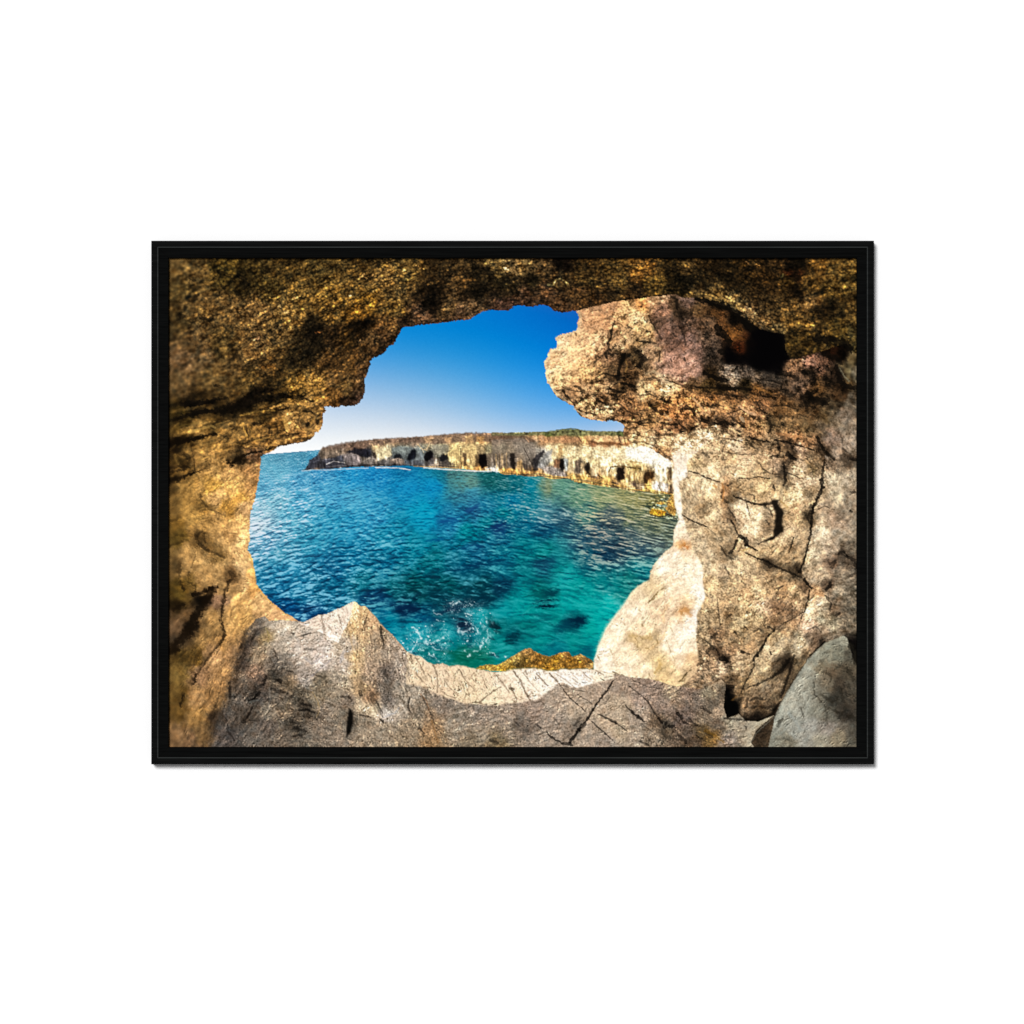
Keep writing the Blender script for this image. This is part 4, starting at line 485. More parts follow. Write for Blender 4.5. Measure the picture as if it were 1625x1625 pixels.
kk = kk*(1-blurry)+blur(kk, 1.5)*1.15*blurry
def crack(s, w0, w1=None, a=.85, rim=.18, soft=1.0, rough=1.0, off=(1.2, 1.2), col=(10, 7, 4)):
    """a dark opening in the rock with a paler lip below it"""
    global cv
    m = stroke(s, w0, w1, soft+.4, rough, .75)*np.clip(.92+.3*WO, .2, 1)
    if rim:
        r = np.roll(m, (int(round(off[1]*SC)), int(round(off[0]*SC))), (0, 1))
        cv = cv*(1+rim*np.clip(r-m, 0, 1))[..., None]
    cv = mix(cv, m, col, a)
def hole(s, a=.9, rough=1.0, soft=.8, col=(8, 6, 4)):
    global cv
    cv = mix(cv, poly(s, rough, soft), col, a)
keep = cv; cv = roof
# ---- strata, seams and hollows of the ceiling and the left wall
for q, a, b, o in (("A 130,1345 200,1330 330,1335 450,1310 530,1290", 9, 3, .75), ("A 100,1480 250,1430 450,1400 620,1350 720,1330", 6, 9, .75), ("A 560,1400 680,1330 760,1250 830,1230", 8, 7, .7), ("A 700,1330 850,1290 1000,1270 1150,1240 1230,1290", 9, 4, .75), ("A 800,1210 900,1190 1000,1190", 4, 3, .6), ("A 430,1180 460,1190", 5, 3, .7), ("A 680,1010 760,960 850,950", 4, 3, .6), ("A 700,1450 850,1400 960,1385", 2.5, 2, .6),
                   ("A 1290,720 1340,660 1390,640", 16, 8, .7), ("A 1350,780 1300,860 1220,900 1130,940", 10, 7, .55), ("A 1400,800 1480,740 1560,680", 5, 4, .5), ("A 1230,1010 1300,940", 4, 3, .5), ("A 1425,485 1500,480", 3.5, 2.5, .8), ("A 650,170 700,230 690,270", 9, 10, .6), ("A 820,290 870,290", 6, 5, .7), ("A 90,545 140,540", 8, 6, .6), ("A 280,540 340,570 400,580", 6, 5, .6), ("A 190,210 240,215", 6, 4, .6), ("A 500,270 520,300", 6, 4, .6), ("A 800,760 950,700 1030,720", 5, 3, .55), ("A 450,130 560,160", 6, 4, .5),
                   ("B 770,480 830,400 860,300", 14, 16, .7), ("B 1100,300 1250,340 1330,310 1420,330", 8, 7, .65), ("B 1350,100 1400,190 1360,260", 10, 7, .6), ("B 1130,130 1250,160", 6, 6, .5), ("B 90,640 170,620 240,590", 10, 12, .75), ("B 440,780 500,750 530,710", 5, 3, .6), ("B 0,1300 80,1290 140,1310", 4, 4, .6), ("B 540,620 640,580 720,530", 4, 3, .55), ("B 1450,260 1560,220 1620,200", 7, 7, .55), ("B 200,400 250,380", 3, 3, .5),
                   ("C 440,60 470,110", 14, 10, .75), ("C 40,200 180,190 330,230", 7, 6, .5), ("C 0,300 80,320", 6, 5, .5), ("C 350,300 520,300", 3, 2, .5), ("C 860,330 1050,330 1200,310 1350,300", 4, 4, .55), ("C 860,80 900,60", 6, 5, .5), ("C 1440,100 1540,110", 7, 6, .6), ("C 600,240 660,240", 3, 3, .6), ("C 1480,260 1600,290", 9, 12, .45), ("C 700,440 900,410 1100,380 1500,330", 2.5, 2, .5),
                   ("D 590,110 680,100", 8, 7, .8), ("D 1010,60 1120,60", 12, 8, .75), ("D 300,140 480,170", 7, 6, .5), ("D 1050,130 1080,250", 12, 9, .6), ("D 1070,330 1130,350", 9, 6, .7), ("D 1200,480 1340,470 1440,460", 7, 5, .65), ("D 1370,560 1440,530 1520,530", 6, 4, .6), ("D 1380,270 1420,290", 6, 5, .6), ("D 1400,420 1440,390", 5, 4, .6), ("D 900,480 1000,430", 3, 2, .5), ("D 1190,580 1230,590", 4, 3, .7), ("D 1100,200 1140,190", 4, 3, .6), ("D 1000,290 1060,290", 4, 4, .5), ("D 720,330 800,370", 5, 4, .4)):
    crack(q, a*1.05, b*1.05, min(o*1.05, .95), .0, 2.6, 3.2, col=(12, 9, 5))
for q, a, b, c, o in (("A 1090,1210 1150,1180 1210,1190", 6, 5, (185, 135, 55), .5), ("A 1260,1160 1340,1140 1420,1180 1420,1210", 8, 7, (165, 122, 52), .5), ("A 930,380 1000,370", 2.5, 2, (190, 145, 60), .6), ("A 1140,380 1210,355", 3, 2, (205, 150, 75), .7), ("A 840,520 900,490", 4, 3, (215, 155, 75), .7), ("A 480,515 545,520", 5, 4, (170, 125, 55), .5), ("A 900,830 970,840 1020,810", 2.6, 2, (190, 145, 62), .6), ("A 800,890 860,875", 3.5, 3, (200, 150, 75), .6), ("A 700,960 760,930", 4, 3, (210, 165, 80), .6), ("A 1010,450 1030,460", 3.5, 3, (190, 160, 100), .7), ("A 1060,500 1100,510", 3, 3, (185, 150, 100), .6), ("A 270,480 330,510 350,520", 6, 5, (140, 112, 55), .5), ("A 240,590 290,620", 6, 4, (135, 108, 58), .5), ("A 980,650 1020,640", 2, 2, (215, 165, 95), .6), ("A 775,670 800,655", 2.2, 2, (225, 175, 110), .7), ("A 770,710 800,700", 2.2, 2, (210, 160, 100), .7), ("A 770,760 830,735", 2.2, 2, (215, 165, 115), .7),
                      ("A 400,370 330,380 230,370", 3, 3, (130, 102, 58), .4), ("A 1350,690 1400,690", 2.5, 2, (150, 85, 35), .6), ("A 860,1010 970,1000", 5, 4, (120, 75, 22), .4), ("A 1340,1310 1420,1290", 5, 4, (170, 115, 35), .5), ("A 950,1390 1030,1360 1140,1350 1240,1360", 2.2, 1.6, (150, 112, 52), .6),
                      ("B 180,190 215,160 240,200", 4, 3, (215, 165, 90), .6), ("B 270,180 300,165", 2.5, 2, (235, 175, 95), .7), ("B 370,90 400,55 420,80", 4, 3, (165, 130, 50), .6), ("B 700,80 760,100", 4, 3, (215, 160, 80), .6), ("B 570,125 600,115", 3, 2, (225, 170, 85), .6), ("B 800,240 870,235 900,220", 4, 3, (150, 105, 42), .5), ("B 1130,210 1240,200", 4, 3, (125, 85, 35), .5), ("B 600,205 650,190", 4, 3, (150, 128, 55), .6), ("B 80,350 100,350", 3, 3, (190, 170, 115), .7), ("B 280,310 330,300", 3.5, 3, (135, 118, 68), .6), ("B 150,520 250,430 330,410", 5, 4, (150, 98, 22), .4), ("B 1520,100 1540,110", 3, 3, (250, 210, 140), .8), ("B 170,770 185,770", 3, 3, (170, 130, 80), .7), ("B 940,480 1060,460", 3.5, 3, (135, 105, 55), .5), ("B 1150,460 1260,410", 3, 3, (135, 100, 60), .5), ("B 700,540 820,570", 2.5, 2, (135, 95, 60), .5),
                      ("C 340,250 390,260 430,200 470,190 540,260", 1.8, 1.6, (170, 150, 85), .8), ("C 1120,130 1180,110 1280,110", 8, 6, (140, 92, 30), .4), ("C 800,270 900,230 1000,225", 2.5, 2, (110, 85, 35), .5), ("C 1120,90 1190,80", 2, 1.6, (150, 120, 50), .5), ("C 580,290 650,300 700,320", 2.2, 2, (105, 72, 42), .6), ("C 1350,190 1440,225", 3, 3, (105, 82, 30), .5),
                      ("D 90,330 250,340 380,380 480,430 560,480", 3, 4, (135, 108, 52), .5), ("D 560,480 640,540 720,590 830,610", 3.5, 2.5, (140, 112, 68), .55), ("D 600,450 650,470 700,520", 1.8, 1.4, (150, 138, 110), .5), ("D 610,40 640,60", 3, 2, (190, 140, 80), .6), ("D 690,60 740,80", 2, 2, (160, 120, 60), .6), ("D 1130,190 1180,170", 5, 4, (150, 105, 38), .5), ("D 850,600 900,650 960,710", 5, 4, (105, 88, 50), .5), ("D 1050,620 1250,630", 3.5, 3, (120, 88, 35), .5), ("D 1100,440 1200,420", 5, 4, (125, 95, 48), .45), ("D 20,60 60,80", 3, 3, (130, 98, 40), .5), ("D 930,190 950,160", 2, 2, (120, 115, 55), .6)):
    ln(q, a, b, c, o, 2.0, 1.6)
for q, a, b, o in (("P 95,150 180,150 260,135 310,118", 9, 6, .8), ("P 30,245 130,215 230,190 330,192 420,150 520,90 610,65", 6, 9, .85), ("P 330,205 450,162 560,128 680,108 790,112 860,132", 8, 4, .85), ("P 30,160 70,152", 6, 5, .8), ("P 30,385 120,365 220,336 300,320", 8, 3, .9), ("P 30,602 80,586 140,556 200,540", 6, 3, .85), ("P 40,540 100,528 150,520", 5, 3, .7), ("P 385,498 430,462 500,432 552,424", 7, 3.5, .9), ("P 365,492 376,476", 3, 3, .8), ("P 600,270 622,330 600,382", 3, 3, .5), ("P 510,265 545,270 570,258", 3, 2.5, .8), ("P 640,185 690,180 720,165", 4, 3, .8), ("P 800,185 850,195 880,215", 4, 3, .7), ("P 640,265 660,300 640,340", 4, 4, .5), ("P 330,330 370,345 360,365", 3, 3, .5), ("P 45,470 60,430 90,415", 5, 4, .5), ("P 120,440 150,470", 7, 6, .4)):
    crack(q, a, b, o, 0, 1.8, 2.2, col=(13, 9, 5))
for q, a, b, c, o in (("P 40,192 120,180 230,162", 5, 4, (92, 70, 29), .7), ("P 100,292 200,262 290,250", 4, 3, (140, 108, 50), .7), ("P 60,330 150,310 260,285", 5, 4, (118, 90, 38), .6), ("P 440,216 520,196 640,184", 3, 2.4, (128, 100, 40), .75), ("P 615,172 680,146 760,144 835,160", 2.4, 2, (172, 128, 58), .8), ("P 700,292 694,236 720,200 775,193", 2, 2, (196, 152, 82), .8), ("P 740,240 760,280", 12, 10, (166, 125, 64), .55), ("P 455,262 465,310 480,352", 2.6, 2, (196, 150, 73), .85), ("P 650,372 740,346 855,330", 2.4, 2, (190, 143, 68), .7), ("P 560,300 580,330", 3, 3, (150, 114, 54), .5), ("P 320,385 400,372 470,392", 3, 2.4, (150, 114, 54), .6), ("P 200,420 300,400 360,412", 5, 4, (146, 112, 52), .6), ("P 60,445 80,500", 4, 4, (118, 90, 36), .6), ("P 40,565 80,545", 4, 3, (128, 96, 40), .6), ("P 880,150 915,180 905,230", 3, 3, (170, 124, 58), .6)):
    ln(q, a, b, c, o, 1.6, 1.6)
for q, a, b, o in (("P 472,272 482,332", 1.6, 1.4, .8), ("P 560,422 640,396 760,376 855,350", 2, 1.8, .75), ("P 480,372 590,332 720,330", 1.5, 1.3, .6), ("P 780,215 775,270 800,300", 1.8, 1.6, .6), ("P 150,375 165,440 178,540", 1.6, 1.4, .5), ("P 690,300 720,325 780,318", 1.8, 1.6, .6), ("P 400,290 340,330", 2, 1.6, .5)):
    crack(q, a, b, o, 0, 1.2, 1.2, col=(18, 12, 6))
roof = cv; cv = keep
low = np.clip((PY-690)/90, 0, 1)[..., None]
roof = muted(roof*np.array([1.03, .985, 1.0], np.float32), .22+.06*low, (1.15, .975, .66))*(1.13+.23*low)
kk = kk*(.88-.34*np.clip(side, 0, 1)*low[..., 0])+np.clip(side, 0, 1)*low[..., 0]*(1-.6*blurry)*(.24*dash+.15*pore+.04*chip)
roof = tex(roof, kk-.02, .5)+hue*(6-3*side[..., None])*np.clip(roof.mean(-1, keepdims=True)/70, .2, 1)
edge = np.clip((1-blur(M_ROOF, 4))*1.7, 0, 1)*np.clip((690-PY)/50, 0, 1)
roof = roof*(1-.24*edge[..., None]*np.array([.8, 1.0, 1.1], np.float32))
cv = cv*(1-M_ROOF[..., None])+roof*M_ROOF[..., None]
# strata of the left wall
for q, a, b, o in (("E 0,240 120,235 250,205 330,185 430,165", 8, 2.5, .85), ("E 0,590 60,580 130,565 200,530 300,500", 6, 2, .7), ("E 0,480 80,470 160,465", 5, 3, .7), ("E 180,510 280,490 380,460", 2, 1.4, .5), ("E 590,420 640,390 720,355 790,330", 9, 3, .75), ("E 560,430 650,440 760,430", 2.5, 2, .5), ("E 530,410 550,430", 4, 3, .7), ("E 780,60 830,75 870,60 880,40", 3, 2, .75), ("E 690,90 720,160 730,220", 2, 1.6, .6), ("E 1140,30 1170,80 1160,110", 4, 3, .6), ("E 640,250 700,300 800,270 900,280", 1.5, 1.8, .5), ("E 900,230 950,180 1020,150 1100,160", 2, 1.6, .5), ("E 1010,270 1100,250 1200,220 1300,190", 2.6, 2, .6), ("E 880,320 940,290 1010,280", 3, 2, .6), ("E 1100,180 1250,160 1330,150", 2, 1.5, .6), ("E 1040,60 1030,140", 3, 2, .5), ("E 430,60 500,30 600,40", 4, 2, .5), ("E 0,110 60,60 150,30", 5, 3, .6), ("E 500,200 560,180 600,100", 2, 1.5, .4), ("E 580,90 620,110", 6, 4, .5), ("E 60,330 110,350 160,390", 5, 3, .45), ("E 720,240 740,260", 4, 3, .6), ("E 210,250 230,350 235,500", 1.5, 1.5, .35), ("E 400,260 470,230 500,200", 1.6, 1.4, .45),
                   ("E 280,720 310,800 370,860 440,890", 3.2, 2, .6), ("E 440,890 500,920 570,910 640,850", 1.5, 1.8, .4), ("E 350,640 500,620 600,610", 1.5, 1.2, .25), ("E 690,830 740,790 790,750", 1.6, 1.5, .45), ("E 240,1110 280,1180 350,1240 430,1270 500,1300", 6, 3, .6), ("E 250,1100 300,1060", 4, 3, .4), ("E 0,1200 60,1180 120,1160", 4, 2.5, .6), ("E 30,960 80,950", 6, 4, .4), ("E 70,1100 200,1110", 3, 2, .35), ("E 240,1240 240,1290 200,1400", 2, 2, .45), ("E 90,1360 90,1480", 6, 5, .5), ("E 560,1450 600,1480", 8, 6, .6), ("E 600,1180 650,1300", 1.5, 1.2, .4), ("E 320,1080 330,1160", 2, 2, .45), ("E 520,700 560,760 540,800", 1.4, 1.2, .3), ("E 200,880 280,960 330,1040", 2, 2, .3), ("E 180,1440 180,1509", 2.5, 2.5, .5),
                   ("I 440,70 370,90 270,130 220,140", 4, 6, .8), ("I 390,100 330,190 250,330 180,450 100,560 0,680", 11, 13, .85), ("I 100,20 130,90", 5, 4, .7), ("I 40,280 130,230", 7, 5, .7), ("I 170,20 240,60 240,110", 3, 3, .5), ("I 560,0 520,100 490,230 480,380 510,500 470,600", 4.5, 4, .7), ("I 450,600 330,760 250,880 220,960", 2.5, 3.5, .65), ("I 240,880 230,940", 6, 5, .7), ("I 130,1060 100,1170", 4, 3, .75), ("I 260,700 200,850", 5, 4, .5), ("I 700,480 640,700 600,850", 4, 5, .55), ("I 820,360 720,470 660,640", 3, 3, .55), ("I 480,930 460,1080 400,1220", 2, 1.8, .5), ("I 570,950 550,1060", 4.5, 3, .7), ("I 610,900 600,950", 4, 3, .6), ("I 490,1230 450,1330 420,1420", 6, 4, .7), ("I 430,500 400,560 310,600", 1.6, 1.6, .45), ("I 80,650 30,760", 6, 4, .5), ("I 780,470 750,560 690,700", 5, 4, .5), ("I 60,740 150,660", 3, 2, .4), ("I 600,250 560,330", 1.6, 1.6, .4), ("I 690,70 650,150", 2, 1.6, .4)):
    crack(q, a*1.1, b*1.1, min(o*1.1, .9) if o >= .7 else o*.8, .22, 4.5 if max(a, b) > 7.5 else 2.2, 3.0 if max(a, b) > 7.5 else 2.0, (1, 2), (22, 14, 6))
for q, a, b, c, o in (("E 190,150 280,120 380,90 430,110", 4, 3, (195, 155, 82), .5), ("E 680,70 690,130 715,190", 2.6, 2, (185, 140, 62), .6), ("E 260,410 340,380 420,370", 3, 2, (195, 150, 75), .5), ("E 1060,30 1090,110", 8, 7, (190, 148, 72), .5), ("E 960,250 900,300", 2, 1.6, (205, 160, 85), .6), ("E 780,230 900,200 1000,180", 2.2, 1.6, (185, 140, 68), .5), ("E 700,370 770,350", 1.4, 1.2, (225, 190, 150), .5), ("E 1280,100 1340,20", 2.4, 2, (185, 140, 68), .6), ("E 1120,90 1220,130 1320,130", 2.5, 2, (180, 138, 70), .5), ("E 740,100 780,210 860,220", 2, 2, (175, 130, 62), .5), ("E 50,110 150,80 250,60", 3, 2, (130, 100, 42), .4), ("E 0,310 60,270", 3, 2, (125, 95, 42), .4),
                      ("I 800,40 830,100 890,170 990,260 1100,330", 2.5, 2, (225, 165, 70), .5), ("E 740,1290 770,1380 790,1500", 3, 4, (220, 165, 80), .5), ("I 880,440 910,500 870,560", 2.4, 2, (165, 135, 62), .6), ("I 840,600 790,670", 2.5, 1.6, (165, 138, 78), .6), ("I 870,600 920,680 940,800", 1.5, 1.5, (140, 120, 95), .4)):
    ln(q, a, b, c, o, 1.2, 1.2)
hole("E 1255,60 1290,50 1295,85 1275,110 1258,95", .85); hole("E 1350,20 1380,30 1385,65 1360,80 1345,50", .8); hole("E 760,190 775,195 770,215 757,212", .8); hole("E 900,150 930,120 925,170", .6)
hole("I 200,130 290,110 330,140 300,260 250,330 200,400 150,430 230,260", .5, 2.0, 4)

# ---- rock: right-hand overhang and wall
right = field(RIGHT, 4.5, 2.4, 6)
rtex = field("C 700,600:.8 500,900:.7 900,900:1.2 1100,700:1 1400,700:.9 1000,1300:1.35 1500,1300:1.3 D 100,900:.75 100,500:1 300,800:1.3 800,850:.2 500,1080:1.3 1100,1050:1.2 1300,1150:1.5 500,1350:1.25 1000,1400:1.2 300,1480:1.4 1500,1200:1 H 250,60:1.3 700,100:1.25 1100,120:1.2 1450,120:.9 200,600:.55 600,450:.7 700,950:.65 1000,700:.75 1450,800:.6 1450,1200:.7 200,1300:.55 700,1350:.7 L 300,300:.75 600,300:.8 900,200:.9 400,600:.9 300,750:1 700,700:.7 800,1100:.8 1250,350:.8 1500,300:.9 G 1200,150:1.1", 22)[..., 0]
kr2 = .085*ndet+.04*s_f+.04*s_m+.065*re1+.055*chip+.05*mott+.20*dash+.17*pore-.09*pits-.10*pits2
kr2 = np.where(kr2 < 0, kr2*1.35, kr2*.95)+.16*lead*(right.mean(-1) < 95)
wid, wid2, cid = worley(PX/7+.5*WX[0], PY/7+.5*WX[1], 61)
crumb = field("C 1000,900:1 1000,1250:1 700,1350:1 500,1270:.9 1400,1350:1 1200,700:.8 700,600:.1 600,900:.15 1450,800:.3 D 300,800:.8 500,1080:1 1200,1100:1 900,1200:1 600,1400:.5 1000,1450:.7 100,950:.3 H 250,60:.7 600,80:.8 1000,120:.7 700,600:.15 1400,200:.3 300,250:.3 L 300,700:.5 500,400:.3 1500,300:.3 800,800:.1 H 700,950:.15 1400,1000:.2", 20)[..., 0]
kr2 = kr2*(1+.25*crumb)-crumb*np.where(cid < .30, 1.0, .0)*np.clip(.75-wid, 0, 1)*1.6+crumb*.22*np.where(cid > .6, 1, 0)*np.clip(.8-wid, 0, 1)
rb = np.clip(field("D 1550,200:.8 1580,1000:.9 1580,1400:.5 1300,1000:.1 H 1580,200:.4 1590,800:.3 1300,500:0 800,800:0 L 1580,700:.5 1500,200:.3 1300,300:0 600,600:0 D 800,900:0", 20)[..., 0], 0, 1)
k2 = kr2*rtex; k2 = k2*(1-rb)+blur(k2, 1.6)*1.2*rb
wall_ = np.clip((PY-705-.12*(1360-PX)*0)/45, 0, 1)[..., None]
right = muted(right*np.array([1.02, .985, 1.01], np.float32), .32*wall_+.24, (1.10, .985, .79))*(1+.07*wall_)
lump = norm(blur(chip, 2.2)*.7+relief(norm(fbm(PX/24, PY/24, 951, 4)))*-.8)
k2 = k2+.075*lump*wall_[..., 0]
right = tex(right*(np.array([1.14, 1.12, 1.11], np.float32)+.20*wall_), k2+.01, .5)+hue*5*np.clip(right.mean(-1, keepdims=True)/90, .1, 1)
cv = cv*(1-M_RIGHT[..., None])+right*M_RIGHT[..., None]
# lit lip of the overhang against the sky
lip = "C 625,500 650,545 640,600 625,660 560,705 480,720 430,735 445,790 440,840 390,855 365,890 330,970 335,1040 345,1090 360,1150 410,1230 460,1290 540,1335"
ln(lip, 4.5, 3, (245, 222, 178), .5, 1.6, 2)
for q, a, b, c, o in (("C 370,960 450,930 540,860", 2.5, 2, (245, 215, 170), .5), ("C 430,960 520,950 600,900", 1.6, 1.2, (238, 205, 155), .4), ("C 560,760 640,720 740,660", 3, 2, (228, 190, 140), .4), ("C 640,500 700,560 690,600", 2, 1.5, (215, 175, 130), .4), ("C 1100,560 1180,530 1260,520", 4, 3, (235, 202, 148), .5), ("C 1310,1050 1380,1080 1420,1130 1530,1200", 4.5, 5, (235, 205, 160), .6), ("C 1170,1210 1300,1220 1420,1270 1530,1220", 4, 4, (222, 188, 135), .5), ("C 1060,940 1080,1000 1060,1060", 2.5, 2, (175, 130, 70), .6), ("C 1250,1080 1300,1050 1340,1040", 2, 2, (205, 175, 130), .5), ("C 1190,1160 1230,1140 1260,1200", 2.5, 2, (215, 180, 125), .5), ("C 740,1210 830,1180 900,1200", 3, 2, (205, 170, 120), .5), ("C 1240,630 1310,620 1320,680", 2.5, 2, (205, 178, 118), .5), ("C 1340,830 1380,840", 3, 3, (215, 185, 135), .5), ("C 590,1400 680,1450 790,1480", 2.6, 2.4, (235, 205, 160), .55), ("C 1420,1440 1480,1500", 4, 4, (238, 200, 150), .5), ("C 1160,1300 1230,1330 1310,1300", 2, 2, (205, 175, 130), .5), ("C 1480,1340 1560,1300 1620,1320", 3, 4, (205, 140, 75), .5), ("C 1310,1380 1400,1350", 3, 2, (190, 130, 65), .5),
                      ("D 20,1200 100,1260 200,1400 230,1420", 2, 2, (215, 165, 105), .6), ("D 120,1300 180,1360 230,1410", 3, 2, (238, 195, 145), .6), ("D 350,1330 460,1370 560,1350", 3, 2, (190, 145, 88), .5), ("D 540,1370 620,1430 700,1450", 5, 4, (235, 190, 145), .6), ("D 690,1200 780,1230 850,1260", 4, 2.5, (160, 108, 50), .5), ("D 700,1290 800,1300 880,1330", 3, 2, (150, 110, 75), .5), ("D 410,1060 450,1020 500,1010", 2.5, 2, (175, 160, 140), .5), ("D 430,1110 480,1130", 4, 4, (185, 165, 135), .5), ("D 140,1440 220,1440 270,1460", 3, 3, (225, 180, 130), .5), ("D 980,1010 1040,950 1080,950", 4, 3, (160, 122, 82), .5), ("D 1130,960 1220,940 1250,980", 3, 3, (175, 135, 110), .45), ("D 460,680 520,740 600,760", 5, 4, (130, 80, 30), .3), ("D 330,540 380,580 420,620", 5, 4, (105, 66, 32), .3), ("D 1470,1020 1500,1080 1560,1140", 3, 3, (160, 155, 125), .5), ("D 560,1480 590,1509", 5, 5, (230, 200, 160), .6), ("D 720,600 770,665", 2, 1.5, (120, 110, 90), .5)):
    ln(q, a, b, c, o, 1.3, 1.2)
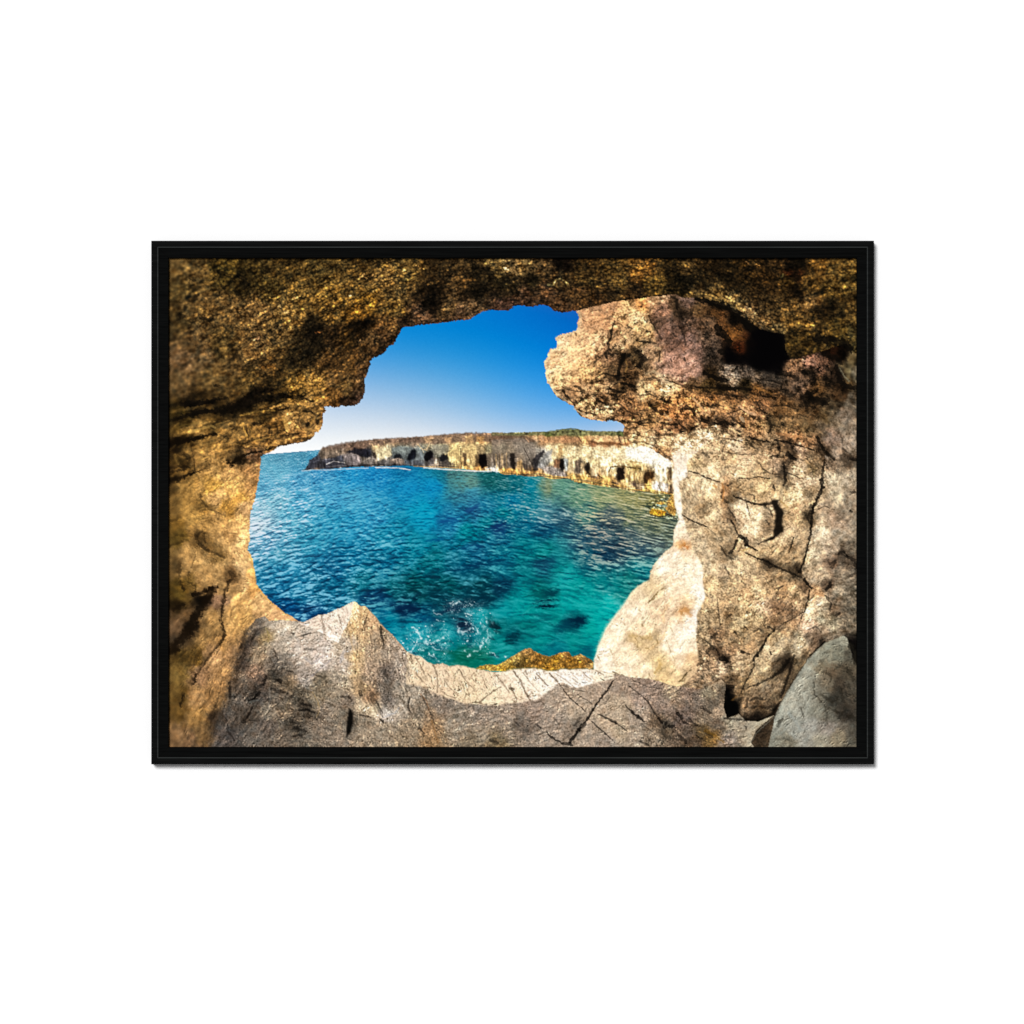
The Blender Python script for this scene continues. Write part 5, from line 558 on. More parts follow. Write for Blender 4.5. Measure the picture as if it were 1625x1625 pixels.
for q, a, b, o in (("C 960,590 935,660 930,740 900,780 910,850", 2.6, 4, .8), ("C 890,870 930,900 980,890", 5, 4, .7), ("C 870,880 890,930", 5, 3, .75), ("C 1050,890 1020,960 1000,1040 990,1120", 6, 5, .85), ("C 1170,870 1230,930 1190,1000", 9, 8, .75), ("C 780,1110 860,1070 960,1090 1050,1110", 2, 4, .7), ("C 1030,1160 1090,1180 1150,1190", 6, 5, .9), ("C 920,1210 980,1240 1040,1240", 5, 4, .8), ("C 1170,770 1250,780 1340,790", 3.5, 4, .7), ("C 1260,680 1290,690", 4, 3, .8), ("C 1330,880 1380,870 1370,960", 2.5, 3, .7), ("C 600,1190 650,1210", 4, 3, .75), ("C 480,1230 540,1300 590,1360", 4, 3, .75), ("C 430,1230 520,1215 600,1230 720,1260", 2.5, 2, .5), ("C 800,1310 850,1340 900,1360", 5, 3, .8), ("C 930,1310 1000,1280 1070,1230", 2.6, 2, .6), ("C 1300,1370 1360,1420 1400,1450", 6, 4, .8), ("C 1390,1310 1450,1340 1470,1290", 5, 4, .75), ("C 1210,1270 1280,1260 1360,1290", 3, 2.5, .6), ("C 1130,1300 1150,1380", 4, 3, .5), ("C 750,1370 830,1400 900,1430", 2, 1.6, .6), ("C 620,1340 700,1300", 2, 1.5, .5), ("C 1000,1350 1080,1420 1180,1450", 3, 2.5, .6), ("C 600,700 610,720", 4, 3, .6), ("C 690,590 670,570", 4, 3, .5), ("C 1290,470 1280,560 1330,640 1400,760", 2, 2.5, .45), ("C 1480,360 1530,380 1540,480", 3, 4, .55), ("C 1500,700 1530,730", 3, 2.5, .6), ("C 1480,940 1490,960", 3, 2.5, .7), ("C 1600,930 1610,950", 3, 2.5, .7), ("C 1430,1130 1560,1170 1620,1200", 2, 2.5, .5), ("C 1320,1100 1370,1130 1380,1160", 5, 4, .5), ("C 1080,620 1090,660", 2.5, 2, .5), ("C 750,1150 830,1140", 2, 1.6, .4), ("C 1560,640 1600,720 1620,800", 3, 3, .5), ("C 1400,1300 1560,1390 1625,1400", 2.5, 3, .5),
                   ("C 1530,400 1560,500 1580,640", 8, 9, .45), ("D 0,520 60,620 110,700", 3, 2.5, .5), ("D 100,480 110,560", 6, 5, .55), ("D 180,560 230,640 280,700", 3, 3, .4),
                   ("D 150,380 250,410 400,440 500,500 600,590 680,660", 7, 13, .95), ("D 340,640 400,700 440,760 400,860", 12, 16, .8), ("D 220,1060 330,1110 420,1130", 6, 7, .85), ("D 350,1190 440,1210 560,1210 650,1220", 8, 5, .85), ("D 650,1250 760,1280 880,1290", 2.2, 2.6, .75), ("D 700,1330 740,1400 790,1440", 4, 3, .7), ("D 100,1180 200,1200 330,1200", 2.5, 3, .6), ("D 60,1380 110,1400 140,1460", 6, 5, .75), ("D 210,1230 330,1260 460,1270 600,1290", 3, 3, .6), ("D 190,1350 220,1400", 3, 2, .5), ("D 540,1380 590,1430", 3, 3, .6), ("D 900,1060 1010,1080 1080,1130", 8, 8, .7), ("D 1150,1050 1200,1080 1230,1150", 7, 7, .6), ("D 1180,1250 1250,1320 1340,1330", 12, 12, .75), ("D 1440,1000 1470,1130 1540,1190 1610,1210", 7, 10, .85), ("D 1260,750 1400,760 1520,790 1570,850", 13, 10, .85), ("D 1330,880 1430,930 1480,970", 9, 7, .7), ("D 960,900 1040,930 1130,920", 4, 3, .6), ("D 1340,1120 1420,1160", 8, 6, .5), ("D 1030,960 1060,1000", 3, 4, .6), ("D 1100,1200 1130,1290 1170,1380", 5, 5, .5), ("D 300,880 330,960", 6, 5, .5), ("D 700,1120 860,1140 960,1170", 4, 4, .5), ("D 440,1440 560,1400", 2, 2, .5), ("D 820,1380 950,1360 1080,1400", 3, 3, .5),
                   ("G 930,30 1010,50 1100,55 1200,65 1300,60", 3, 3, .6), ("G 1390,60 1480,80 1560,75 1620,120", 4, 4, .7), ("G 1200,50 1270,30 1340,60", 4, 3, .55), ("G 1190,80 1250,90", 4, 3, .7), ("G 1130,160 1230,190 1330,210 1430,200", 1.6, 1.6, .5), ("G 1120,240 1230,240 1340,280 1420,350 1500,410", 3, 3, .5), ("G 1320,130 1400,180 1480,160", 2.4, 2, .5), ("G 1060,110 1120,120 1170,100", 3, 3, .5), ("G 1250,150 1290,130", 2, 2, .5),
                   ("H 0,150 90,120 160,90", 4, 4, .75), ("H 200,40 300,70 400,60 480,80", 6, 5, .85), ("H 520,130 560,150", 4, 3, .7), ("H 480,20 560,80 600,110", 4, 3, .6), ("H 800,30 850,90 830,130", 5, 4, .6), ("H 640,195 720,225 830,240", 4, 3, .85), ("H 870,220 1000,245 1100,275 1230,315", 3.5, 3, .9), ("H 1260,190 1310,290 1370,360 1420,400", 4.5, 4, .85), ("H 1330,410 1320,500 1310,590", 3, 5, .75), ("H 1300,590 1310,660 1260,780 1220,850", 7, 4.5, .9), ("H 1220,850 1215,960 1200,1100 1170,1230 1130,1370 1100,1440", 4.5, 3.5, .9), ("H 1200,820 1190,960", 5, 5, .5), ("H 380,200 470,215 560,230 620,220", 2, 2.4, .6), ("H 640,270 720,310", 2.5, 2, .5), ("H 900,250 920,330 900,370", 4, 5, .7), ("H 990,350 1030,390 1060,400", 7, 5, .8), ("H 830,370 900,370", 3, 4, .6), ("H 950,440 960,520 970,600 950,640", 5, 4, .8), ("H 980,520 1060,550 1110,580", 2.4, 1.6, .6), ("H 80,510 170,530 230,565 360,610", 2, 2.4, .8), ("H 540,570 640,580 720,560 820,580", 1.6, 2, .75), ("H 380,320 480,345 560,355 700,350", 2, 1.4, .55), ("H 430,240 400,280 390,330", 2, 2, .45), ("H 210,340 270,380", 3, 2, .5), ("H 720,420 760,490 830,530", 2.4, 2, .55), ("H 860,470 850,530", 2, 1.6, .5),
                   ("H 500,740 570,770 650,800 740,820 840,800", 3, 4.5, .85), ("H 440,640 470,620", 4, 3, .6), ("H 610,800 640,920", 2.5, 1.6, .65), ("H 390,680 380,760 440,800", 3, 3, .55), ("H 440,850 480,900 510,960", 3, 3, .6), ("H 470,960 510,1040 540,1110", 2.6, 2.4, .75), ("H 540,1110 600,1130 615,1190", 6, 7, .9), ("H 610,1190 650,1210 710,1240", 4, 2.4, .85), ("H 460,1260 500,1220 520,1150", 5, 4, .75), ("H 540,1250 570,1180", 2.5, 2, .6), ("H 0,905 60,940 150,985 240,1020", 2.6, 2.4, .85), ("H 240,1020 310,1080 380,1160", 1.4, 1, .4), ("H 1045,1120 1030,1180 1000,1260", 2.5, 1.6, .75), ("H 690,780 680,730 640,720", 3, 2, .5), ("H 770,830 830,870 850,920", 4, 3, .55), ("H 390,980 430,990 440,950", 1.6, 2, .5), ("H 820,1000 790,960", 3, 2, .5), ("H 720,1180 760,1160 860,1120", 2, 4, .6), ("H 600,1260 700,1310 800,1340 900,1400 1000,1440 1120,1490", 2.4, 3.6, .75), ("H 780,1340 830,1380", 8, 7, .55), ("H 370,1200 420,1280 480,1320", 2.4, 3, .5), ("H 410,1390 450,1460", 2.5, 2, .5), ("H 200,580 190,680 180,720", 1.4, 1.2, .35), ("H 970,1370 1010,1350", 3, 2.5, .6), ("H 840,1280 880,1220", 2, 1.5, .5), ("H 1080,1400 1120,1470", 6, 5, .5), ("H 1150,900 1180,960", 4, 3, .5), ("H 550,640 530,660", 3, 2, .5), ("H 860,650 870,680", 4, 3, .7),
                   ("H 1560,400 1625,405", 5, 6, .75), ("H 1460,1270 1500,1245 1540,1290", 4, 3, .75), ("H 1380,1360 1430,1340 1400,1400", 5, 5, .65), ("H 1500,1280 1600,1330 1625,1400", 4, 7, .6), ("H 1580,700 1610,700", 5, 4, .7), ("H 1570,870 1590,880", 4, 3, .75), ("H 1270,860 1330,830 1380,850", 1.6, 1.4, .55), ("H 1500,300 1540,330", 4, 3, .55), ("H 1480,170 1500,270", 2, 2, .4), ("H 1560,1480 1620,1450", 4, 5, .4),
                   ("L 340,190 360,330 370,420", 2, 2.6, .6), ("L 500,480 540,540", 3, 2.4, .6), ("L 230,560 330,640 360,700", 2.2, 4, .6), ("L 290,530 340,500", 5, 4, .6), ("L 600,440 620,460", 4, 3, .6), ("L 680,480 730,450 750,470", 2.6, 2, .6), ("L 870,470 800,530 760,620 710,690", 2.6, 5, .9), ("L 690,700 710,710", 7, 5, .9), ("L 870,470 960,400 1080,340 1130,300", 2.4, 1.6, .6), ("L 1190,100 1180,180 1150,280 1100,400", 3, 2, .8), ("L 1150,0 1190,60 1210,80", 5, 3, .85), ("L 680,720 680,800 630,900 590,960 560,1050", 3, 2, .75), ("L 560,660 640,690", 4, 2.6, .8), ("L 380,720 430,750", 8, 6, .85), ("L 250,670 270,700", 6, 4, .6), ("L 240,790 260,830", 5, 4, .5), ("L 1000,740 930,840 850,900 700,970 640,990", 6, 2.6, .65), ("L 1050,700 1000,880 960,1000 930,1080", 4, 5, .7), ("L 1330,580 1260,640 1200,700", 4, 3, .9), ("L 1200,700 1100,850 1000,1010", 2, 2, .5), ("L 1380,40 1350,90", 7, 5, .75), ("L 1340,150 1390,220 1380,290", 4, 4, .6), ("L 1440,330 1470,310", 5, 4, .6), ("L 900,80 950,60", 4, 3, .6), ("L 430,350 470,320", 3, 2.5, .5), ("L 570,20 600,40", 4, 3, .5), ("L 800,430 860,460 880,440", 3, 3, .55), ("L 1170,470 1250,430 1300,480", 2.4, 2, .45), ("L 610,290 640,340", 2.6, 2, .5), ("L 830,670 840,690", 3.5, 3, .8),
                   ("L 640,1120 700,1090 780,1110", 3, 3, .5), ("L 650,1180 740,1170 800,1190 870,1150", 4, 4, .5), ("L 870,1200 920,1130", 4, 4, .7), ("L 620,1100 610,1180", 4, 4, .5)):
    crack(q, a, b, o, .16, 1.3, 1.1, (1.2, 1.4), (12, 9, 6))
hole("D 610,760 690,650 780,660 880,690 960,740 950,830 970,900 1010,920 970,960 950,1040 900,1080 800,1060 700,1020 610,1000 420,980 400,900 420,830 430,790 540,900 600,880", .93, 1.6, 2.5, (3, 2, 3))
hole("H 840,775 900,770 900,810 960,890 940,960 950,1070 880,1120 790,1165 780,1155 850,1110 870,1010 880,900 850,820", .92, 1.2, 1.2, (10, 8, 5))
hole("L 385,910 410,960 450,1040 480,1100 530,1130 550,1220 560,1250 470,1260 410,1230 400,1180 425,1080 400,1000", .95, 1.0, 1.4, (3, 3, 3))
hole("L 570,1250 640,1290 720,1290 780,1270 850,1220 880,1170 900,1180 860,1250 750,1310 680,1325 600,1300", .9, 1.0, 1.4, (10, 8, 5))
hole("C 1000,930 1040,880 1075,885 1065,950 1030,1000 1000,1010", .7, 1.2, 1.2); hole("L 1000,730 1040,700 1030,760 960,850 900,880 870,880 930,830", .65, 1.5, 2, (20, 15, 10))
# pale knob standing in the wall, its lit facets
for q, a, b, c, o in (("H 470,830 530,790 600,800", 3, 2, (190, 175, 145), .45), ("H 640,830 760,840 830,870", 2, 2, (178, 162, 130), .4), ("H 560,1080 650,1180 690,1190", 2, 2, (182, 165, 130), .4), ("H 250,400 340,440 400,460", 1.6, 1.4, (195, 172, 128), .4), ("H 420,250 520,250 560,330", 4, 4, (200, 182, 145), .35), ("H 60,190 110,150 250,130", 2.5, 2, (225, 205, 160), .4), ("H 390,620 400,700 390,780", 3, 3, (170, 108, 50), .5), ("H 310,640 330,660", 4, 4, (185, 125, 60), .5), ("H 980,850 1010,870", 4, 4, (205, 175, 125), .5), ("H 920,780 990,840", 3, 3, (165, 130, 70), .5), ("H 560,1180 550,1240", 2.4, 2, (185, 150, 95), .6), ("H 580,1240 640,1220", 3, 2, (200, 165, 85), .5), ("H 890,160 1000,180 1120,200", 5, 3, (180, 125, 78), .5), ("H 1240,480 1230,560", 2, 2, (150, 125, 75), .4), ("H 700,330 760,360", 2, 1.6, (185, 160, 120), .4), ("H 460,390 520,350", 2.4, 2, (190, 165, 115), .4), ("H 1340,370 1360,390", 3, 3, (205, 185, 165), .5),
                      ("L 880,600 960,540 1010,560", 3, 3, (150, 135, 112), .4), ("L 690,760 800,660 900,610", 2.5, 2, (160, 145, 112), .45), ("L 1100,420 1060,560 1060,650", 3, 3, (175, 160, 135), .4), ("L 1240,120 1330,160", 4, 3, (190, 135, 85), .4), ("L 210,980 300,940 370,900", 2.5, 2.5, (155, 138, 115), .5), ("L 400,880 440,820", 3, 2, (175, 155, 130), .4), ("L 800,480 870,490", 2, 2, (165, 140, 95), .4)):
    ln(q, a, b, c, o, 1.2, 1.2)

# ---- sunlit edge of the wall and the sunlit boulder
sun = field(SUNR, 7, 2.3, 7)
ks = .018*ndet+.008*s_f+.01*s_m+.016*re1+.01*chip+.02*mott+.085*dash-.07*pits*np.clip(n_c, 0, 1)
sun = muted(sun, .4, (1.05, .985, .84))*np.array([1.01, .995, 1.04], np.float32)
sun = tex(sun*1.09, ks*1.25+.13*pore+.03*chip+.025*lump, .4)+hue*2
cv = cv*(1-M_SUNR[..., None])+sun*M_SUNR[..., None]
def scrib(items, col, soft=1.0, rough=.9, rim=0):
    for q, a, b, o in items: crack(q, a, b, o, rim, soft, rough, (1, 1), col)
scrib((("K 1270,215 1310,170 1350,130 1360,115", 1.2, 3.2, .8), ("K 1285,200 1330,170", 2.6, 2, .7), ("K 1390,95 1415,80", 2.2, 2, .6), ("K 1190,280 1195,290", 3, 3, .5), ("K 970,415 985,420", 2.6, 2.4, .55), ("K 1215,420 1220,430", 3, 3, .5), ("K 1150,540 1175,570 1170,620", 2.4, 2.6, .5), ("K 1190,520 1230,560 1280,530 1290,490", 1.8, 1.6, .4), ("K 1250,630 1280,640", 2.2, 2, .5), ("K 1350,560 1360,590", 2.4, 2, .5), ("K 1440,560 1480,670", 1.2, 1.6, .45), ("K 1490,690 1520,760", 1, 1, .35), ("K 920,640 940,700", 1.2, 1, .4), ("K 800,700 830,750", 1.4, 1, .5), ("K 1280,870 1300,910", 2.5, 2, .5), ("K 1370,850 1400,820", 2.5, 2, .4), ("K 1330,360 1350,330", 1.2, 1, .3), ("K 1550,400 1545,380", 1.6, 1.4, .4), ("K 1050,410 1055,420", 2, 2, .4), ("K 1480,450 1500,490", 1.8, 1, .4), ("K 1570,300 1600,330", 4, 3, .35), ("K 1560,940 1620,880", 3, 2, .75), ("K 1330,930 1400,925", 2, 2, .4)), (120, 95, 52))
scrib((("K 780,840 850,855 930,880", 2.2, 2, .5), ("K 940,850 1050,890 1160,930", 2, 1.6, .65), ("K 1300,940 1420,960 1500,990", 2.4, 2.6, .6), ("L 20,910 60,860 100,830", 3, 1.4, .8), ("L 0,940 40,930", 3, 2, .5)), (70, 55, 30))
for q, a, b, c, o in (("K 1430,480 1400,560 1350,600 1300,640", 5, 3, (225, 175, 110), .35), ("K 1100,520 1180,520 1300,540", 5, 6, (205, 165, 88), .3), ("K 1480,180 1400,330 1420,400", 5, 4, (228, 175, 112), .3), ("L 0,290 50,270 90,330", 7, 6, (220, 145, 65), .45), ("K 1330,860 1390,790 1370,740", 5, 4, (215, 168, 85), .4), ("K 1490,50 1460,20", 3, 3, (250, 230, 190), .5), ("K 1180,60 1270,30", 3, 3, (250, 230, 190), .5), ("L 190,20 205,150 170,270", 4, 4, (255, 248, 232), .6), ("K 1060,200 1000,300 900,410 840,530 800,640", 5, 4, (255, 240, 208), .4), ("H 40,1190 70,1220", 4, 4, (195, 105, 35), .7), ("G 1570,1200 1600,1180", 5, 4, (225, 145, 60), .5), ("H 50,180 150,200 240,180", 2, 2, (190, 150, 90), .4), ("H 120,290 200,230", 2, 2, (205, 170, 110), .4), ("G 1510,500 1530,700 1545,880", 3, 3, (255, 248, 228), .5), ("H 20,1280 60,1350", 2, 2, (225, 190, 125), .3)):
    ln(q, a, b, c, o, 2.2, 3)

# ---- floor of the cave in shade, and the peak
fg = field(FG, 5, 2.3, 6)
ftex = field("I 1000,500:.7 1300,700:.6 1000,1000:1.1 1200,1200:1.15 800,900:1 1450,1000:.9 600,1400:.8 1400,1400:.9 J 150,500:.9 400,700:1 450,1000:1.1 200,1250:.8 700,1250:.9 1100,1300:.8 1500,1350:.85 K 300,1250:.75 600,1200:.6 1000,1200:.6 1300,1150:.8 1450,1350:1.1 900,1450:.6 L 100,1100:1 300,1300:.8 200,1400:1.1 750,1400:.5", 22)[..., 0]
swirl = norm(lic(norm(blur(R.standard_normal((H, W)).astype(np.float32), 1.2)), ANG+35*fbm(PX/30, PY/30, 91, 3), 8))
re3 = -relief(swirl*1.6+n_f*.5+n_m*1.0+s_m)
kf = .08*ndet+.02*s_f+.035*swirl+.06*re3+.06*chip+.04*mott+.16*dash+.34*pore-.10*pits-.08*pits2+.20*emb(-np.clip(norm(swirl+.3*ndet)-.9, 0, 1.5))
kf = np.where(kf < 0, kf*1.3, kf)
fg = muted(fg, .45, (1.09, .985, .87))
fg = tex(fg*np.array([1.43, 1.41, 1.37], np.float32), kf*ftex, .5)+hue*4
cv = cv*(1-M_FG[..., None])+fg*M_FG[..., None]
scrib((("I 740,1120 790,1090 830,1040", 3.5, 5, .85), ("I 870,960 890,890", 4, 3, .75), ("I 680,1320 730,1250 760,1180", 3.5, 3, .7), ("I 990,930 1030,940", 7, 6, .75), ("I 900,900 950,880 1000,800", 3, 2.5, .5), ("I 1210,1150 1300,1160", 4, 4, .6), ("I 1200,1210 1270,1200 1340,1230", 4, 3, .65), ("I 1240,1260 1300,1270", 4, 3, .6), ("I 1110,1100 1140,1060", 5, 4, .55), ("I 940,1000 990,1030 1060,1040", 5, 4, .5), ("I 1120,490 1150,500", 3, 3, .6), ("I 1210,520 1300,490", 3, 2.5, .5), ("I 1150,1370 1250,1400", 5, 4, .55), ("I 1140,1330 1130,1300", 5, 4, .5), ("I 1150,1440 1220,1440", 4, 3, .6), ("I 960,640 1000,740 960,800", 3, 3, .45), ("I 1250,640 1350,650", 4, 3, .4), ("I 1080,840 1130,850", 4, 4, .5), ("I 620,870 700,640", 6, 4, .35), ("I 520,1250 540,1400 600,1480", 3, 3, .4), ("I 830,1300 750,1300", 4, 3, .4), ("I 1330,870 1400,900", 3, 3, .4), ("I 800,480 760,560", 5, 4, .5), ("I 550,960 560,1100", 4, 4, .6),
       ("J 240,350 215,420 220,470", 3, 2.4, .6), ("J 100,250 80,350 90,420", 2, 2, .4), ("J 370,440 380,520 400,600", 4, 3, .6), ("J 180,1030 190,1070", 6, 4, .6), ("J 640,1080 620,1180 650,1230", 2.5, 2, .6), ("J 390,830 430,900", 5, 4, .45), ("J 330,1120 370,1200 390,1270", 3, 3, .45), ("J 0,1080 70,1080 100,1110", 3, 3, .55), ("J 180,1250 280,1270", 4, 3, .6), ("J 370,1290 390,1310", 4, 4, .7), ("J 750,1070 800,1170 850,1260", 2.5, 2.2, .55), ("J 830,1240 870,1330", 2, 2, .4), ("J 730,1370 770,1420", 4, 3, .55), ("J 320,900 300,980", 2.4, 2, .4), ("J 150,430 160,620 140,760", 1.6, 1.4, .3), ("J 270,480 290,600 270,700", 1.6, 1.4, .3), ("J 1180,1180 1220,1150", 3, 2, .4), ("J 1380,1480 1450,1510", 4, 4, .5), ("J 890,1370 940,1440", 2, 2, .4),
       ("K 1060,1160 1120,1220 1180,1270", 2, 4.6, .85), ("K 1180,1270 1240,1310", 5, 2.5, .8), ("K 950,930 900,1010 830,1100 760,1200", 2.4, 3.6, .85), ("K 760,1200 720,1270 680,1330 640,1380", 3.2, 7, .85), ("K 640,1370 590,1440 550,1500", 6, 4.5, .85), ("K 360,860 450,960 530,1070 600,1140 690,1210", 1.8, 2, .7), ("K 810,1240 870,1270 970,1320", 2.4, 4, .75), ("K 970,1320 1080,1400", 2.6, 1.6, .6), ("K 750,1310 840,1390 940,1480", 2, 1.8, .7), ("K 340,1415 400,1470 480,1510", 3.4, 2.4, .75), ("K 450,960 480,930", 1.4, 1.4, .3), ("K 470,970 600,1020 740,1040", 1.6, 1.2, .4), ("K 620,1060 700,1110 760,1150", 1.4, 1.4, .5), ("K 600,1130 660,1070", 1.2, 1.2, .4), ("K 1090,980 1200,1060 1280,1140 1330,1230 1400,1330", 2, 3, .55), ("K 1050,1130 980,1190", 1.4, 1.2, .4), ("K 1210,1330 1330,1420", 1.6, 1.4, .4), ("K 1540,1230 1600,1320", 5, 4, .8), ("K 1130,930 1270,990 1400,1010", 1.8, 1.6, .45), ("K 1440,1310 1420,1360 1500,1350", 4, 5, .6), ("K 1370,1280 1400,1320", 5, 4, .55), ("K 240,1340 280,1370", 3, 2.6, .65), ("K 30,1290 80,1350", 3, 2, .4), ("K 540,980 600,1000", 1.4, 1.2, .4), ("K 1200,1490 1280,1530", 3, 3, .6), ("K 1560,1440 1620,1500", 5, 5, .5), ("K 640,1280 600,1340", 6, 5, .35), ("K 400,1270 430,1310", 2.4, 2, .4), ("K 1280,1480 1300,1510", 3, 3, .5), ("K 870,1150 920,1080", 1.4, 1.2, .35), ("K 480,1510 560,1520", 6, 5, .6),
       ("L 200,1180 280,1230", 5, 4, .5), ("L 80,1280 150,1350", 3, 3, .5), ("L 0,1250 60,1330", 3, 3, .6), ("L 230,1400 300,1450", 4, 3, .4), ("L 410,1280 560,1290 620,1300", 3, 4, .6), ("L 150,1440 230,1490", 2.6, 2.4, .6), ("L 590,1350 610,1360", 4, 4, .5), ("L 680,1400 760,1330", 1.6, 1.4, .3)), (12, 9, 7), 1.3, 1.1, .14)
hole("J 75,1190 95,1195 118,1240 112,1330 95,1400 55,1460 50,1400 62,1300", .95, .8, 1.2, (6, 5, 4))
for q, a, b, c, o in (("I 1190,910 1250,990 1320,1030", 1.6, 1.4, (165, 158, 150), .5), ("I 1320,1040 1370,1120 1385,1200 1360,1260", 1.4, 2, (185, 155, 110), .7), ("I 920,1000 930,1100 910,1180", 2.4, 2, (130, 122, 112), .45), ("I 1100,1110 1070,1180 1090,1230", 1.8, 1.6, (160, 140, 105), .5), ("I 940,680 960,760 1000,800", 1.6, 1.4, (135, 128, 120), .4), ("I 1160,850 1200,900 1240,930", 3, 2, (135, 122, 112), .4), ("I 500,1230 540,1290", 3, 2.4, (110, 104, 100), .4), ("I 780,700 740,790", 2, 1.4, (150, 140, 118), .4), ("I 1000,1290 1030,1400", 1.6, 1.6, (140, 122, 92), .4), ("I 1230,700 1310,780 1420,700", 2.2, 2, (150, 146, 150), .35), ("I 760,1140 740,1130 820,1110", 2.4, 2, (120, 128, 125), .4), ("I 1310,890 1500,730", 2.5, 2, (140, 136, 142), .35), ("I 890,450 920,520 910,570", 2, 2, (165, 142, 80), .5),
                      ("J 160,1150 290,1160 350,1230 370,1280", 2.6, 2, (185, 165, 135), .55), ("J 400,1270 500,1230 540,1180", 3, 2, (155, 158, 165), .4), ("J 740,1060 790,1120 820,1210", 2, 1.8, (150, 105, 70), .5), ("J 840,1300 870,1400 900,1510", 3, 3, (140, 98, 55), .45), ("J 270,280 340,370 420,470 540,590 600,660", 2.4, 2, (190, 148, 110), .4), ("J 180,260 200,330 180,400", 2.4, 2, (190, 150, 95), .4), ("J 90,480 110,640 150,800", 4, 3, (165, 130, 80), .35), ("J 30,660 0,760", 6, 5, (145, 145, 152), .4),
                      ("K 970,940 860,1100 790,1200 740,1290", 1.4, 1.4, (152, 138, 118), .45), ("K 700,1330 650,1400 590,1480", 1.8, 1.6, (145, 132, 115), .45), ("K 850,1270 960,1300 1040,1350", 1.6, 1.4, (150, 135, 112), .4), ("L 230,1390 320,1440 400,1500", 5, 3, (125, 85, 22), .4), ("L 360,1200 390,1190", 3, 3, (175, 155, 135), .4), ("L 650,1510 690,1430 780,1340 870,1260", 2.4, 2, (150, 148, 132), .4), ("L 480,1110 520,1080", 2.5, 2, (120, 82, 35), .6)):
    ln(q, a, b, c, o, 1.2, 1.2)

# ---- sunlit crest of the floor
sf = field(SUNF, 8, 2.2)
kf2 = .035*ndet+.025*s_f+.03*s_m+.04*re3+.03*chip+.42*dash+.22*pore-.14*pits-.10*pits2
kf2 = np.where(kf2 < 0, kf2*1.35, kf2*.7)
sf = muted(sf, .4, (1.05, .985, .86))*np.array([1.01, 1.0, 1.03], np.float32)
sf = tex(sf*1.08, kf2+.02, .5)+hue*3
MS = np.maximum(M_SUNF, M_SUNP)
cv = cv*(1-MS[..., None])+sf*MS[..., None]
al_ = field(ALGAE, 3, 2.4)
ka = .14*ndet+.16*crum+.12*re1+.5*dash-.45*pits-.2*pits2+.14*lead
MA = M_ALG*(1-M_SUNF)*(1-M_SUNR)
al_ = tex(al_, ka, .5)+hue*6
cv = cv*(1-MA[..., None])+al_*MA[..., None]
scrib((("J 690,720 740,790 770,870", 2, 2, .5), ("J 860,790 890,880 900,970 890,1040", 3, 3, .5), ("J 760,990 830,1000", 3, 2.4, .5), ("J 960,930 1010,1000 1080,1070", 1.8, 1.6, .45), ("J 1090,820 1150,930 1220,1000", 2, 1.8, .5), ("J 1250,840 1200,900 1260,960", 1.6, 1.4, .35), ("J 1420,860 1500,960 1560,1050", 2.4, 2, .5), ("J 1280,1140 1330,1090 1420,1020 1480,990", 3, 1.6, .6), ("J 1130,1120 1160,1060", 2, 1.8, .4), ("J 1300,880 1350,1000", 1.6, 1.4, .4), ("J 640,700 660,770", 3.4, 2, .5), ("J 700,870 750,930 780,960", 1.8, 1.6, .45), ("J 960,830 1000,880", 1.8, 1.6, .4), ("J 930,1030 990,1070 1050,1090", 2, 1.8, .4),
       ("K 30,850 90,930 140,1040 180,1110", 2.6, 2.4, .65), ("K 120,860 200,970 240,1010", 1.6, 1.4, .5), ("K 240,870 290,920 340,980", 2, 2, .55), ("K 355,860 410,920 450,960", 2.4, 2, .7), ("K 420,870 500,920 600,1000", 1.4, 1.4, .5), ("K 560,860 620,920", 1.2, 1.2, .4), ("K 670,860 740,920", 1.4, 1.4, .5), ("K 790,840 860,880", 2.4, 2, .5), ("K 0,980 40,1060 60,1120", 3, 2, .5), ("K 140,840 150,870", 4, 3, .5), ("K 570,910 600,930", 2.5, 2, .4), ("K 160,1080 200,1040", 2.4, 2, .4), ("K 870,900 960,890", 1.6, 1.4, .4),
       ("I 1400,330 1420,430 1440,540", 4, 4, .45), ("I 1270,390 1290,400", 2.4, 2, .4), ("I 1470,440 1500,470", 2.4, 2, .4), ("I 1560,330 1590,420", 2.4, 2, .4)), (78, 62, 45), 1.2, 1.0, .05)
for q, a, b, c, o in (("I 1450,330 1500,310 1570,280", 3, 3, (245, 228, 205), .5), ("I 1430,520 1500,570 1560,585", 2, 2, (240, 225, 205), .5), ("J 620,770 610,950", 3, 3, (240, 212, 170), .5), ("K 40,840 90,880 130,960", 3, 3, (252, 238, 215), .5), ("K 260,850 330,930 400,970", 3, 3, (252, 238, 218), .5), ("K 470,860 620,840 740,860", 3, 3, (252, 240, 222), .4), ("K 460,920 560,960 640,990", 4, 3, (252, 240, 222), .4), ("K 600,930 700,960", 3, 3, (250, 238, 218), .4), ("J 1500,900 1560,870 1625,930", 5, 4, (248, 230, 200), .4), ("J 1340,1020 1420,1000", 2, 2, (240, 218, 175), .4), ("J 1000,820 1060,900 1100,980", 3, 2.4, (238, 208, 160), .4), ("J 1180,880 1250,1000", 3, 2.4, (238, 208, 162), .35)):
    ln(q, a, b, c, o, 1.8, 2)
hole("J 640,690 655,690 655,715 642,705", .7, .4, .8, (70, 50, 40))

